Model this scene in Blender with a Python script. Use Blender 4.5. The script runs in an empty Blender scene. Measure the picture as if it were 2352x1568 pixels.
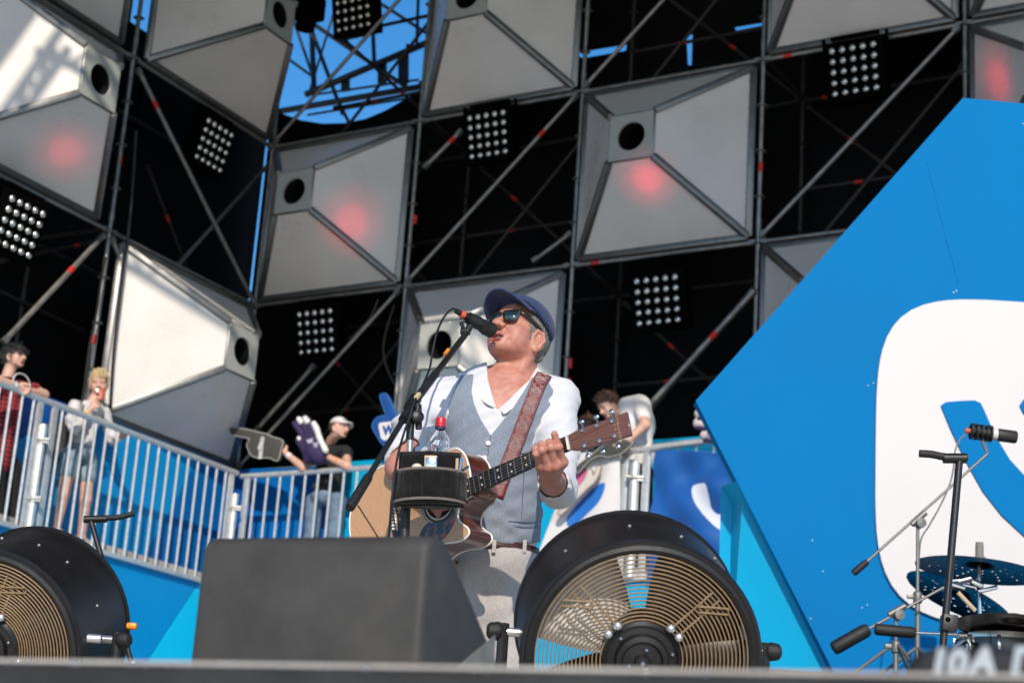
import bpy, bmesh, math, random
import numpy as np
from mathutils import Vector, Matrix, Euler

random.seed(7)
rng = np.random.default_rng(7)
SC = bpy.context.scene
COL = SC.collection
rad = math.radians

# ------------------------------------------------------------------ camera
VW, VH, FPX = 2352.0, 1568.0, 4250.8
PITCH, ROLL = 0.2925, 0.0688
CAM = Vector((0, 0, -0.19))
_c, _s = math.cos(PITCH), math.sin(PITCH)
CF = Vector((0, _c, _s)); _U0 = Vector((0, -_s, _c)); _R0 = Vector((1, 0, 0))
CR = _R0 * math.cos(ROLL) + _U0 * math.sin(ROLL)
CU = -_R0 * math.sin(ROLL) + _U0 * math.cos(ROLL)
cam_data = bpy.data.cameras.new('camera')
cam_data.sensor_width = 36; cam_data.lens = FPX / VW * 36
cam_data.clip_start = 0.05; cam_data.clip_end = 2000
cam = bpy.data.objects.new('camera', cam_data)
m = Matrix((CR, CU, -CF)).transposed().to_4x4(); m.translation = CAM
cam.matrix_world = m
COL.objects.link(cam); SC.camera = cam
cam_data.dof.use_dof = True
cam_data.dof.focus_distance = 5.75
cam_data.dof.aperture_fstop = 5.3

# ------------------------------------------------------------------ sky, sun, exposure
SUN_AZ, SUN_EL = rad(-2), rad(30)          # sun to the front left of the stage, behind the camera
SUN_DIR = Vector((-math.sin(SUN_AZ) * math.cos(SUN_EL), -math.cos(SUN_AZ) * math.cos(SUN_EL), math.sin(SUN_EL)))
world = bpy.data.worlds.new('World'); SC.world = world; world.use_nodes = True
wn = world.node_tree; bg = wn.nodes['Background']
sky = wn.nodes.new('ShaderNodeTexSky'); sky.sky_type = 'NISHITA'; sky.sun_disc = False
sky.sun_elevation = SUN_EL; sky.sun_rotation = math.atan2(SUN_DIR.x, SUN_DIR.y)
sky.air_density = 1.0; sky.dust_density = 0.3; sky.ozone_density = 3.0
hs = wn.nodes.new('ShaderNodeHueSaturation'); hs.inputs['Saturation'].default_value = 1.32; wn.links.new(sky.outputs[0], hs.inputs['Color']); wn.links.new(hs.outputs[0], bg.inputs[0]); bg.inputs[1].default_value = 0.14
sun_d = bpy.data.lights.new('sun', 'SUN'); sun_d.energy = 3.3; sun_d.angle = rad(0.55); sun_d.color = (1, .90, .77)
sun = bpy.data.objects.new('sun', sun_d); COL.objects.link(sun)
sun.rotation_euler = SUN_DIR.to_track_quat('Z', 'Y').to_euler(); sun.location = SUN_DIR * 60
SC.view_settings.view_transform = 'Standard'; SC.view_settings.look = 'None'
SC.view_settings.gamma = 1; SC.view_settings.exposure = 0.36
SC.view_settings.use_curve_mapping = False

# ------------------------------------------------------------------ pixel rays (photo at 2352 px wide)
def ray(x, y): return CF + CR * ((x - VW / 2) / FPX) + CU * ((VH / 2 - y) / FPX)
def atY(x, y, Y):
    d = ray(x, y); return CAM + d * ((Y - CAM.y) / d.y)
def onplane(x, y, p0, n):
    d = ray(x, y); return CAM + d * ((p0 - CAM).dot(n) / d.dot(n))
def V(*a): return Vector(a)

# ------------------------------------------------------------------ materials
MATS = {}
def mat(name, col, rough=.5, metal=0., noise=0., nscale=8., bump=0., bscale=60., spec=.5, coat=0., emit=None, trans=0., aniso=None, sheen=0., sss=0., col2=None):
    if name in MATS: return MATS[name]
    M = bpy.data.materials.new(name); M.use_nodes = True
    nt = M.node_tree; b = nt.nodes['Principled BSDF']
    b.inputs['Base Color'].default_value = (*col, 1)
    b.inputs['Roughness'].default_value = rough; b.inputs['Metallic'].default_value = metal
    b.inputs['Specular IOR Level'].default_value = spec
    if coat: b.inputs['Coat Weight'].default_value = coat; b.inputs['Coat Roughness'].default_value = .08
    if trans: b.inputs['Transmission Weight'].default_value = trans
    if sheen: b.inputs['Sheen Weight'].default_value = sheen
    if sss:
        b.inputs['Subsurface Weight'].default_value = sss
        b.inputs['Subsurface Radius'].default_value = (.012, .005, .003); b.inputs['Subsurface Scale'].default_value = .6
    tc = nt.nodes.new('ShaderNodeTexCoord'); src = tc.outputs['Object']
    if aniso:
        mp = nt.nodes.new('ShaderNodeMapping'); mp.inputs['Scale'].default_value = aniso
        nt.links.new(src, mp.inputs[0]); src = mp.outputs[0]
    if noise:
        n = nt.nodes.new('ShaderNodeTexNoise'); n.inputs['Scale'].default_value = nscale
        n.inputs['Detail'].default_value = 6; n.inputs['Roughness'].default_value = .6
        nt.links.new(src, n.inputs['Vector'])
        r = nt.nodes.new('ShaderNodeValToRGB')
        a = col; c2 = col2 or tuple(min(1, v * (1 + noise)) for v in col)
        c1 = col if col2 else tuple(v * (1 - noise) for v in col)
        r.color_ramp.elements[0].position = .32; r.color_ramp.elements[1].position = .68
        r.color_ramp.elements[0].color = (*c1, 1); r.color_ramp.elements[1].color = (*c2, 1)
        nt.links.new(n.outputs[0], r.inputs[0]); nt.links.new(r.outputs[0], b.inputs['Base Color'])
        mr = nt.nodes.new('ShaderNodeMapRange'); mr.inputs['To Min'].default_value = max(.02, rough - .12); mr.inputs['To Max'].default_value = min(1, rough + .12)
        nt.links.new(n.outputs[0], mr.inputs[0]); nt.links.new(mr.outputs[0], b.inputs['Roughness'])
    if bump:
        n2 = nt.nodes.new('ShaderNodeTexNoise'); n2.inputs['Scale'].default_value = bscale; n2.inputs['Detail'].default_value = 4
        nt.links.new(src, n2.inputs['Vector'])
        bp = nt.nodes.new('ShaderNodeBump'); bp.inputs['Strength'].default_value = bump; bp.inputs['Distance'].default_value = .01
        nt.links.new(n2.outputs[0], bp.inputs['Height']); nt.links.new(bp.outputs[0], b.inputs['Normal'])
    if emit:
        b.inputs['Emission Color'].default_value = (*emit[:3], 1); b.inputs['Emission Strength'].default_value = emit[3]
    MATS[name] = M; return M

# ------------------------------------------------------------------ objects
WM = {}
def _wm(p): return WM.get(p.name, Matrix.Identity(4)) if p is not None else Matrix.Identity(4)
def thing(name, label, cat, loc=(0, 0, 0), rot=None, group=None):
    o = bpy.data.objects.new(name, None); COL.objects.link(o)
    o.empty_display_size = .1
    M = rot.to_4x4() if rot is not None else Matrix.Identity(4)
    M.translation = Vector(loc); o.matrix_world = M; WM[o.name] = M
    o['label'] = label; o['category'] = cat
    if group: o['group'] = group
    return o
def tag(o, label=None, cat=None, group=None, kind=None):
    if label: o['label'] = label
    if cat: o['category'] = cat
    if group: o['group'] = group
    if kind: o['kind'] = kind
    return o
def dup(root, matrix, label=None, group=None):
    r = root.copy(); COL.objects.link(r); r.matrix_world = matrix; WM[r.name] = matrix
    if label: r['label'] = label
    if group: r['group'] = group
    def rec(a, b):
        for ch in a.children:
            c = ch.copy(); COL.objects.link(c); c.parent = b; c.matrix_parent_inverse = Matrix.Identity(4)
            WM[c.name] = matrix; rec(ch, c)
    rec(root, r); return r

def perp(d):
    d = d.normalized(); a = V(0, 0, 1) if abs(d.z) < .9 else V(1, 0, 0)
    u = d.cross(a).normalized(); return u, d.cross(u).normalized()

class MB:
    def __init__(s): s.v = []; s.f = []; s.mi = []; s.cur = 0
    def add(s, vs, fs):
        o = len(s.v); s.v += [tuple(p) for p in vs]; s.f += [[i + o for i in f] for f in fs]; s.mi += [s.cur] * len(fs); return s
    def box(s, c, size, rot=None):
        c = Vector(c); x, y, z = (k / 2 for k in size)
        vs = [V(a * x, b * y, d * z) for a in (-1, 1) for b in (-1, 1) for d in (-1, 1)]
        if rot is not None: vs = [rot @ p for p in vs]
        return s.add([p + c for p in vs], [(0, 1, 3, 2), (4, 6, 7, 5), (0, 4, 5, 1), (2, 3, 7, 6), (0, 2, 6, 4), (1, 5, 7, 3)])
    def tube(s, pts, r, n=10, cap=True):
        pts = [Vector(p) for p in pts]; k = len(pts)
        rs = list(r) if hasattr(r, '__len__') else [r] * k
        t0 = (pts[1] - pts[0]).normalized(); u, w = perp(t0); vs = []; prev = t0
        for i, p in enumerate(pts):
            t = (pts[min(i + 1, k - 1)] - pts[max(i - 1, 0)]).normalized()
            q = prev.rotation_difference(t); u = q @ u; w = q @ w; prev = t
            for j in range(n):
                a = 2 * math.pi * j / n; vs.append(p + (u * math.cos(a) + w * math.sin(a)) * rs[i])
        fs = [(i * n + j, i * n + (j + 1) % n, (i + 1) * n + (j + 1) % n, (i + 1) * n + j) for i in range(k - 1) for j in range(n)]
        if cap: fs += [tuple(range(n))[::-1], tuple((k - 1) * n + j for j in range(n))]
        return s.add(vs, fs)
    def lathe(s, prof, org, axis, n=24, a0=0, a1=2 * math.pi, closed=False):
        axis = Vector(axis).normalized(); u, w = perp(axis); org = Vector(org); vs = []; full = abs(a1 - a0 - 2 * math.pi) < 1e-6
        m = n if full else n + 1; k = len(prof)
        for r, h in prof:
            for j in range(m):
                a = a0 + (a1 - a0) * j / n; vs.append(org + axis * h + (u * math.cos(a) + w * math.sin(a)) * r)
        fs = []
        for i in range(k if closed else k - 1):
            i2 = (i + 1) % k
            for j in range(n): fs.append((i * m + j, i * m + (j + 1) % m, i2 * m + (j + 1) % m, i2 * m + j))
        return s.add(vs, fs)
    def disc(s, c, nrm, r, n=24):
        u, w = perp(Vector(nrm)); c = Vector(c)
        return s.add([c + (u * math.cos(2 * math.pi * j / n) + w * math.sin(2 * math.pi * j / n)) * r for j in range(n)], [tuple(range(n))])
    def ell(s, c, rr, rot=None, nu=16, nv=10):
        vs = []; c = Vector(c)
        for i in range(nv + 1):
            t = math.pi * i / nv
            for j in range(nu):
                a = 2 * math.pi * j / nu
                p = V(rr[0] * math.sin(t) * math.cos(a), rr[1] * math.sin(t) * math.sin(a), rr[2] * math.cos(t))
                vs.append(c + (rot @ p if rot is not None else p))
        fs = [(i * nu + j, (i + 1) * nu + j, (i + 1) * nu + (j + 1) % nu, i * nu + (j + 1) % nu) for i in range(nv) for j in range(nu)]
        return s.add(vs, fs)
    def prism(s, poly, ext):
        poly = [Vector(p) for p in poly]; ext = Vector(ext); n = len(poly)
        return s.add(poly + [p + ext for p in poly], [tuple(range(n))[::-1], tuple(range(n, 2 * n))] + [(i, (i + 1) % n, n + (i + 1) % n, n + i) for i in range(n)])
    def ngon(s, poly): return s.add(poly, [tuple(range(len(poly)))])
    def grid(s, rows, closed=False):
        k = len(rows); n = len(rows[0]); vs = [p for r in rows for p in r]
        m = n if closed else n - 1
        return s.add(vs, [(i * n + j, i * n + (j + 1) % n, (i + 1) * n + (j + 1) % n, (i + 1) * n + j) for i in range(k - 1) for j in range(m)])
    def mesh(s, name, parent=None, bevel=0, seg=2, fixn=True, sharp=40, solid=0, sub=0):
        me = bpy.data.meshes.new(name)
        Mi = _wm(parent).inverted(); A = np.array(s.v, float)
        R = np.array(Mi)[:3, :3]; t = np.array(Mi)[:3, 3]
        A = A @ R.T + t
        me.from_pydata(A.tolist(), [], s.f)
        if any(s.mi): me.polygons.foreach_set('material_index', s.mi)
        if bevel or fixn:
            bm = bmesh.new(); bm.from_mesh(me)
            bmesh.ops.remove_doubles(bm, verts=bm.verts, dist=1e-6)
            if fixn: bmesh.ops.recalc_face_normals(bm, faces=bm.faces)
            if bevel:
                es = [e for e in bm.edges if len(e.link_faces) == 2 and e.calc_face_angle(0) > rad(30)]
                bmesh.ops.bevel(bm, geom=es, offset=bevel, segments=seg, affect='EDGES', profile=.5, clamp_overlap=True)
            bm.to_mesh(me); bm.free()
        me.polygons.foreach_set('use_smooth', [True] * len(me.polygons))
        me.set_sharp_from_angle(angle=rad(sharp)); me.update()
        return me
    def build(s, name, M, parent=None, **k):
        sub = k.pop('sub', 0); solid = k.pop('solid', 0)
        me = s.mesh(name, parent, **k)
        for mm in (M if isinstance(M, (list, tuple)) else [M]): me.materials.append(mm)
        o = bpy.data.objects.new(name, me); COL.objects.link(o)
        if parent is not None: o.parent = parent
        WM[o.name] = _wm(parent)
        if solid:
            md = o.modifiers.new('solid', 'SOLIDIFY'); md.thickness = solid; md.offset = 0
        if sub:
            md = o.modifiers.new('sub', 'SUBSURF'); md.levels = sub; md.render_levels = sub
        return o
def inst(o, name, parent, matrix):
    """another object sharing o's mesh, placed by a local matrix under parent"""
    c = bpy.data.objects.new(name, o.data if hasattr(o, 'data') else o); COL.objects.link(c)
    c.parent = parent; c.matrix_local = matrix; WM[c.name] = _wm(parent) @ matrix
    return c

def text_mb(txt, size, org, xdir, ydir, depth=.002, align='CENTER', shear=0., bold=0.):
    cu = bpy.data.curves.new('txt', 'FONT'); cu.body = txt; cu.size = size; cu.extrude = depth; cu.align_x = align; cu.align_y = 'CENTER'
    cu.shear = shear; cu.resolution_u = 4; cu.offset = bold
    o = bpy.data.objects.new('txt', cu); COL.objects.link(o)
    dg = bpy.context.evaluated_depsgraph_get(); dg.update()
    me = bpy.data.meshes.new_from_object(o.evaluated_get(dg))
    xd = Vector(xdir).normalized(); yd = Vector(ydir).normalized(); zd = xd.cross(yd); org = Vector(org)
    b = MB(); b.add([org + xd * v.co.x + yd * v.co.y + zd * v.co.z for v in me.vertices], [list(p.vertices) for p in me.polygons])
    bpy.data.objects.remove(o); bpy.data.meshes.remove(me); bpy.data.curves.remove(cu)
    return b

def inpoly(x, y, poly):
    r = False; n = len(poly); j = n - 1
    for i in range(n):
        xi, yi = poly[i]; xj, yj = poly[j]
        if (yi > y) != (yj > y) and x < (xj - xi) * (y - yi) / (yj - yi) + xi: r = not r
        j = i
    return r
def smooth_poly(P, n=6, closed=True):
    """Catmull-Rom through points (any dimension)"""
    P = [np.array(p, float) for p in P]; k = len(P); out = []
    for i in range(k if closed else k - 1):
        p0, p1, p2, p3 = (P[(i + d) % k] if closed else P[min(max(i + d, 0), k - 1)] for d in (-1, 0, 1, 2))
        for t in np.arange(n) / n:
            out.append(.5 * (2 * p1 + (p2 - p0) * t + (2 * p0 - 5 * p1 + 4 * p2 - p3) * t * t + (3 * p1 - p0 - 3 * p2 + p3) * t ** 3))
    if not closed: out.append(P[-1])
    return out

# ------------------------------------------------------------------ signed-distance modelling (people, soft shapes)
class SDF:
    """a list of smooth unions / cuts in world space, polygonised with surface nets"""
    def __init__(s): s.ops = []
    def _p(s, fn, k, op): s.ops.append((op, fn, k)); return s
    def cone(s, a, b, ra, rb, k=.01, op='+'):
        a = np.array(a, float); b = np.array(b, float); ba = b - a; L2 = ba @ ba
        def fn(P):
            h = np.clip(((P - a) @ ba) / L2, 0, 1); return np.linalg.norm(P - a - h[..., None] * ba, axis=-1) - (ra + (rb - ra) * h)
        return s._p(fn, k, op)
    def chain(s, pts, rs, k=.01, op='+'):
        for i in range(len(pts) - 1): s.cone(pts[i], pts[i + 1], rs[i], rs[i + 1], k, op)
        return s
    def ell(s, c, r, rot=None, k=.01, op='+'):
        c = np.array(c, float); r = np.array(r, float); Rm = np.array(rot) if rot is not None else None
        def fn(P):
            q = P - c
            if Rm is not None: q = q @ Rm
            k0 = np.linalg.norm(q / r, axis=-1); k1 = np.linalg.norm(q / (r * r), axis=-1) + 1e-9
            return k0 * (k0 - 1) / k1
        return s._p(fn, k, op)
    def box(s, c, h, rot=None, rr=.01, k=.01, op='+'):
        c = np.array(c, float); h = np.array(h, float) - rr; Rm = np.array(rot) if rot is not None else None
        def fn(P):
            q = P - c
            if Rm is not None: q = q @ Rm
            q = np.abs(q) - h
            return np.linalg.norm(np.maximum(q, 0), axis=-1) + np.minimum(q.max(-1), 0) - rr
        return s._p(fn, k, op)
    def fn(s, f, k=.005, op='+'): return s._p(f, k, op)
    def eval(s, P):
        d = None
        for op, fn, k in s.ops:
            e = fn(P)
            if d is None: d = e; continue
            if op == '+':
                h = np.maximum(k - np.abs(d - e), 0) / k; d = np.minimum(d, e) - h * h * k * .25
            elif op == '-':
                h = np.maximum(k - np.abs(-d - e), 0) / k; d = -(np.minimum(-d, e) - h * h * k * .25) if False else np.maximum(d, -e) + np.maximum(k - np.abs(d + e), 0) ** 2 / k * .25
            elif op == '&':
                d = np.maximum(d, e) + np.maximum(k - np.abs(d - e), 0) ** 2 / k * .25
            elif op == 'd':      # displacement
                d = d + e
        return d
    def mesh(s, lo, hi, res, M=None):
        """returns MB; M: 4x4 local->world applied to vertices"""
        lo = np.array(lo, float); hi = np.array(hi, float)
        n = np.ceil((hi - lo) / res).astype(int) + 1
        ax = [lo[i] + res * np.arange(n[i]) for i in range(3)]
        D = np.empty(n, np.float32)
        step = max(1, int(250000 // (n[1] * n[2])))
        for i in range(0, n[0], step):
            g = np.stack(np.meshgrid(ax[0][i:i + step], ax[1], ax[2], indexing='ij'), -1)
            D[i:i + step] = s.eval(g)
        cs = [D[a:n[0] - 1 + a, b:n[1] - 1 + b, c:n[2] - 1 + c] for a in (0, 1) for b in (0, 1) for c in (0, 1)]
        S = np.stack(cs, -1); neg = S < 0; cnt = neg.sum(-1); act = (cnt > 0) & (cnt < 8)
        idx = -np.ones(act.shape, int); cells = np.argwhere(act); idx[act] = np.arange(len(cells))
        Sv = S[act]; corner = np.array([(a, b, c) for a in (0, 1) for b in (0, 1) for c in (0, 1)], float)
        acc = np.zeros((len(cells), 3)); w = np.zeros(len(cells))
        for i in range(8):
            for j in range(i + 1, 8):
                if np.abs(corner[i] - corner[j]).sum() != 1: continue
                a = Sv[:, i]; b = Sv[:, j]; x = (a < 0) != (b < 0)
                t = np.where(x, a / np.where(x, a - b, 1), 0)
                acc += np.where(x[:, None], corner[i] + (corner[j] - corner[i]) * t[:, None], 0); w += x
        vs = lo + (cells + acc / w[:, None]) * res
        fs = []
        for axn in range(3):
            u, v = [(1, 2), (2, 0), (0, 1)][axn]
            a = np.take(D, range(0, n[axn] - 1), axn); b = np.take(D, range(1, n[axn]), axn)
            x = np.argwhere((a < 0) != (b < 0))
            x = x[(x[:, u] > 0) & (x[:, v] > 0) & (x[:, u] < n[u] - 1) & (x[:, v] < n[v] - 1)]
            if not len(x): continue
            sg = D[tuple(x.T)] < 0
            def at(du, dv):
                y = x.copy(); y[:, u] -= du; y[:, v] -= dv; return idx[tuple(y.T)]
            q = np.stack([at(1, 1), at(0, 1), at(0, 0), at(1, 0)], -1)
            q[~sg] = q[~sg][:, ::-1]; fs.append(q[(q >= 0).all(1)])
        if M is not None:
            Mn = np.array(M); vs = vs @ Mn[:3, :3].T + Mn[:3, 3]
        b = MB(); b.v = vs.tolist(); b.f = np.concatenate(fs).tolist() if fs else []; b.mi = [0] * len(b.f)
        return b
def sd_build(sdf, lo, hi, res, name, M, parent, L=None):
    return sdf.mesh(lo, hi, res, L).build(name, M, parent, fixn=False, sharp=180)
def wob(amp, fx, fy, fz, seed=0):
    ph = np.random.default_rng(seed).uniform(0, 6.28, 9)
    def fn(P):
        x, y, z = P[..., 0], P[..., 1], P[..., 2]
        return amp * (np.sin(fx * x + fy * y * .7 + ph[0] + 1.3 * np.sin(fz * z * .5 + ph[1])) * .5 + np.sin(fy * y + fz * z * .8 + ph[2] + 1.1 * np.sin(fx * x * .6 + ph[3])) * .3 + np.sin(fz * z * 1.9 + fx * x * 1.3 + ph[4]) * .2)
    return fn
# ------------------------------------------------------------------ shared materials
STEEL = mat('galvanised steel', (.46, .46, .44), .42, .85, .18, 14, .1, 90)
TUBE = mat('scaffold tube', (.31, .30, .285), .45, .75, .25, 9, .12, 70)
TUBE_SHADE = mat('shaded rear tube', (.045, .038, .034), .6, .4, .3, 9, .12, 70)  # tube colour darkened to stand for the shade in the rear bays
RAILM = mat('bright galvanised rail', (.66, .66, .65), .42, .6, .12, 22, .08, 120)
TRIM = mat('dark aluminium edge', (.20, .20, .195), .42, .85, .15, 10)
PANEL = mat('white composite panel', (.68, .64, .60), .3, 0, .07, 1.0, .035, 9, .5)
PLATE = mat('grey green plate', (.38, .39, .36), .4, 0, .06, 4)
BLACKCLOTH = mat('black stage cloth', (.006, .006, .007), .9, 0, .3, 3, .3, 40, .15)
BLACKPAINT = mat('black powder coat', (.012, .012, .012), .42, 0, .3, 12, .15, 160)
LAMPBOX = mat('flat black housing', (.002, .002, .002), .9, 0, .3, 12, 0, 60, .02)
RUBBER = mat('black rubber', (.008, .008, .008), .6, 0, .25, 40, .2, 200)
CHROME = mat('chrome', (.58, .58, .58), .14, 1.)
RED = mat('red tape', (.55, .025, .015), .5)
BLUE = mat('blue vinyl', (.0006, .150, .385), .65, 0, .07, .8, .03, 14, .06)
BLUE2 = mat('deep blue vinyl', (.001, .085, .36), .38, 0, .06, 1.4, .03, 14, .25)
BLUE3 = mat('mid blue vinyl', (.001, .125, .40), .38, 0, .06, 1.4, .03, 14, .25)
BLUE_LIT = mat('sun lifted blue vinyl', (.002, .25, .58), .45, 0, .05, 1.1, .03, 14, .2)  # blue brightened to make up for grazing sun on the left wing
CYAN_LIT = mat('sun lifted cyan vinyl', (.004, .50, .78), .45, 0, .04, 1.2, .03, 14, .2)  # cyan brightened likewise where the sun only grazes the wing
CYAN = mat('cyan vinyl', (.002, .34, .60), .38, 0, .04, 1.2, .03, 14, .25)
WHITE = mat('white vinyl', (.56, .53, .525), .5, 0, .03, 2)
FLOORM = mat('grey stage boards', (.48, .44, .39), .6, 0, .2, 5, .2, 60)
LIPM = mat('grey rubber edging', (.028, .027, .025), .6, 0, .3, 9, .1, 40, .3)

# ------------------------------------------------------------------ ground, stage
g = MB(); g.ngon([V(-900, -900, -1.7), V(900, -900, -1.7), V(900, 900, -1.7), V(-900, 900, -1.7)])
tag(g.build('ground', mat('trodden ground', (.60, .52, .44), .9, 0, .3, .4)), kind='structure')
L0, L1p = V(-.471, 1.805, 0), V(.406, 1.414, 0)
ld = (L1p - L0).normalized()
a, b = L0 - ld * 9, L1p + ld * 9
g = MB(); g.prism([a, b, V(9, 26, 0), V(-9, 26, 0)], (0, 0, -.25))
tag(g.build('stage_floor', FLOORM), kind='structure')
g = MB(); g.prism([a + V(.12, .12, -.26), b + V(.12, .12, -.26), b + V(.3, .4, -.26), a + V(.3, .4, -.26)], (0, 0, -1.44))
tag(g.build('stage_front', BLACKCLOTH), kind='structure')
ln = V(ld.y, -ld.x, 0)                       # towards the pit
prof = [(-.07, -.012), (-.07, .0005), (-.012, .002), (.0, -.003), (.006, -.014), (.006, -.30), (-.002, -.30)]
g = MB(); g.grid([[q + ln * u + V(0, 0, w) for u, w in prof] for q in (L0 - ld * 6, L1p + ld * 6)])
edge = tag(g.build('stage_edge', LIPM), kind='structure')
g = MB()
q = 0
random.seed(3)
sp = [(-.16 + .012 * i + random.uniform(-.004, .004)) for i in range(66)]
for t in sp:
    if random.random() < .45 and t > .1: continue
    g.ell(L0 + ld * (t + .16) + ln * (.002) + V(0, 0, -.004), (.0022 * random.uniform(.4, 1.2),) * 3, nu=8, nv=5)
tag(g.build('screw_head', CHROME, edge), kind='stuff')

# riser for the drums
g = MB(); g.box((4.9, 11.2, .418), (7.6, 6.4, .836))
tag(g.build('drum_riser', BLACKPAINT, bevel=.01), kind='structure')

# ------------------------------------------------------------------ frames of the two scaffold walls
A0 = V(-3.033, 20.714, 0); TH, PH = rad(-31.27), rad(60.67)
dC = V(math.cos(TH), math.sin(TH), 0); nC = V(dC.y, -dC.x, 0)
dL = V(-math.cos(PH), -math.sin(PH), 0); xL = -dL; nL = V(xL.y, -xL.x, 0)
BC, BL = 2.1153, 2.6125
ROWS = [12.25, 10.25, 8.25, 6.25, 4.25, 2.25, .25]
def C(s, z, off=0): return A0 + dC * s + nC * off + V(0, 0, z)
def Lw(s, z, off=0): return A0 + dL * s + nL * off + V(0, 0, z)
def pxC(x, y, off=0): return onplane(x, y, A0 + nC * off, nC)
def pxL(x, y, off=0): return onplane(x, y, A0 + nL * off, nL)
RC = Matrix((dC, V(0, 0, 1), nC)).transposed(); RL = Matrix((xL, V(0, 0, 1), nL)).transposed()

# ------------------------------------------------------------------ scaffold
def standard(root, p, z0=-0, z1=14, name='standard', M=None):
    b = MB(); b.tube([p + V(0, 0, z0), p + V(0, 0, z1)], .0245, 10)
    z = .25
    while z < z1:
        b.lathe([(.026, -.004), (.058, -.004), (.062, 0), (.058, .004), (.026, .004)], p + V(0, 0, z), (0, 0, 1), 10)
        if abs((z - .25) % 2) < .01: b.lathe([(.024, -.06), (.03, -.06), (.03, .06), (.024, .06)], p + V(0, 0, z + .2), (0, 0, 1), 10)
        z += .5
    return b.build(name, M or TUBE, root, fixn=False)
def bar(root, a, b, name, r=.0235, bands=(), ends=True, M=None):
    a = Vector(a); b = Vector(b); d = (b - a).normalized()
    mb = MB(); mb.tube([a, b], r, 10)
    if ends:
        for p, e in ((a, d), (b, -d)):
            mb.box(p + e * .03, (.05, .05, .07), d.to_track_quat('Z', 'Y').to_matrix())
    o = mb.build(name, M or TUBE, root, fixn=False)
    for t in bands:
        p = a.lerp(b, t); t2 = MB(); t2.tube([p - d * .045, p + d * .045], r * 1.06, 12); t2.build('tape_band', RED, o, fixn=False)
    return o

scC = thing('scaffold', 'steel tube scaffold of the main back wall, behind the singer', 'scaffold', C(0, 0))
scL = thing('scaffold', 'steel tube scaffold of the angled wing at left with a bright sunlit pole', 'scaffold', Lw(BL, 0))
for off in (0, -1.09):
    for i in range(0, 7):
        if off < 0 and i == 0: continue
        standard(scC, C(i * BC + .0, 0, off), M=TUBE_SHADE if off else None)
    for i in range(1, 4): standard(scL, Lw(i * BL, 0, off), M=TUBE_SHADE if off else None)
    for k, z in enumerate(ROWS):
        for i in range(6): bar(scC, C(i * BC + .03, z + .02, off), C((i + 1) * BC - .03, z + .02, off), 'ledger', bands=(.12,) if (i + k) % 5 == 0 else (), M=TUBE_SHADE if off else None)
        for i in range(3): bar(scL, Lw(i * BL + .03, z + .02, off), Lw((i + 1) * BL - .03, z + .02, off), 'ledger', bands=(.2,) if (i + k) % 5 == 1 else (), M=TUBE_SHADE if off else None)
for k, z in enumerate(ROWS):
    for i in range(1, 7): bar(scC, C(i * BC, z + .05, -.03), C(i * BC, z + .05, -1.06), 'transom', M=TUBE_SHADE)
    for i in range(1, 4): bar(scL, Lw(i * BL, z + .05, -.03), Lw(i * BL, z + .05, -1.06), 'transom', M=TUBE_SHADE)
# diagonal braces of the open bays (lower left to upper right), with the crossing ones of the rear frame
for i, k, bd in ((0, 0, ()), (1, 2, (.8,)), (2, 1, ()), (2, 3, (.55,)), (3, 2, ()), (0, 3, ()), (5, 2, ()), (4, 3, ()), (0, 1, ())):
    z1, z0 = ROWS[k], ROWS[k + 1]
    if (i, k) == (2, 3): bar(scC, pxC(1488, 935, .05), pxC(1732, 668, .05), 'diagonal_brace', .032, (.62,))
    else: bar(scC, C(i * BC + .05, z0 + .06, .05), C((i + 1) * BC - .05, z1 - .03, .05), 'diagonal_brace', .0235, bd)
for i, k, bd in ((1, 2, (.3,)), (2, 3, (.3, .8)), (3, 2, (.25,)), (0, 3, (.2,)), (2, 1, (.6,)), (0, 2, (.4,)), (0, 1, (.5,)), (4, 3, ())):
    z1, z0 = ROWS[k], ROWS[k + 1]
    bar(scC, C(i * BC + .05, z1 - .05, -1.12), C((i + 1) * BC - .05, z0 + .08, -1.12), 'diagonal_brace', .022, bd, M=TUBE_SHADE)
    bar(scC, C(i * BC + .3, z0 + .1, -.62), C((i + 1) * BC - .2, z1 - .1, -.62), 'diagonal_brace', .021, (), M=TUBE_SHADE)
    bar(scC, C(i * BC, (z0 + z1) / 2, -1.12), C((i + 1) * BC, (z0 + z1) / 2, -1.12), 'ledger', .022, (.3,), M=TUBE_SHADE)
bar(scC, pxC(975, 385, .06), pxC(1060, 300, .06), 'diagonal_brace', .026, (.75,))
bar(scC, pxC(1225, 600, -.1), pxC(1312, 535, -.1), 'diagonal_brace', .024)
bar(scC, pxC(588, 988, .05), pxC(722, 838, .05), 'diagonal_brace', .026)
bar(scL, pxL(316, 158, .05), pxL(588, 705, .05), 'diagonal_brace', .027, (.14,))
bar(scL, pxL(405, 612, -.3), pxL(622, 372, -.3), 'diagonal_brace', .024)
bar(scL, pxL(338, 380, -.9), pxL(470, 720, -.9), 'diagonal_brace', .02, (.35,), M=TUBE_SHADE)
bar(scL, pxL(8, 785, .05), pxL(238, 540, .05), 'diagonal_brace', .028, (.65,))
bar(scL, pxL(256, 545, .04), pxL(296, 640, .04), 'diagonal_brace', .026)
bar(scL, pxL(-60, 640, -1.0), pxL(190, 760, -1.0), 'diagonal_brace', .022, M=TUBE_SHADE)
bar(scL, pxL(0, 600, -1.0), pxL(215, 555, -1.0), 'ledger', .022, (.8,), M=TUBE_SHADE)
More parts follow.
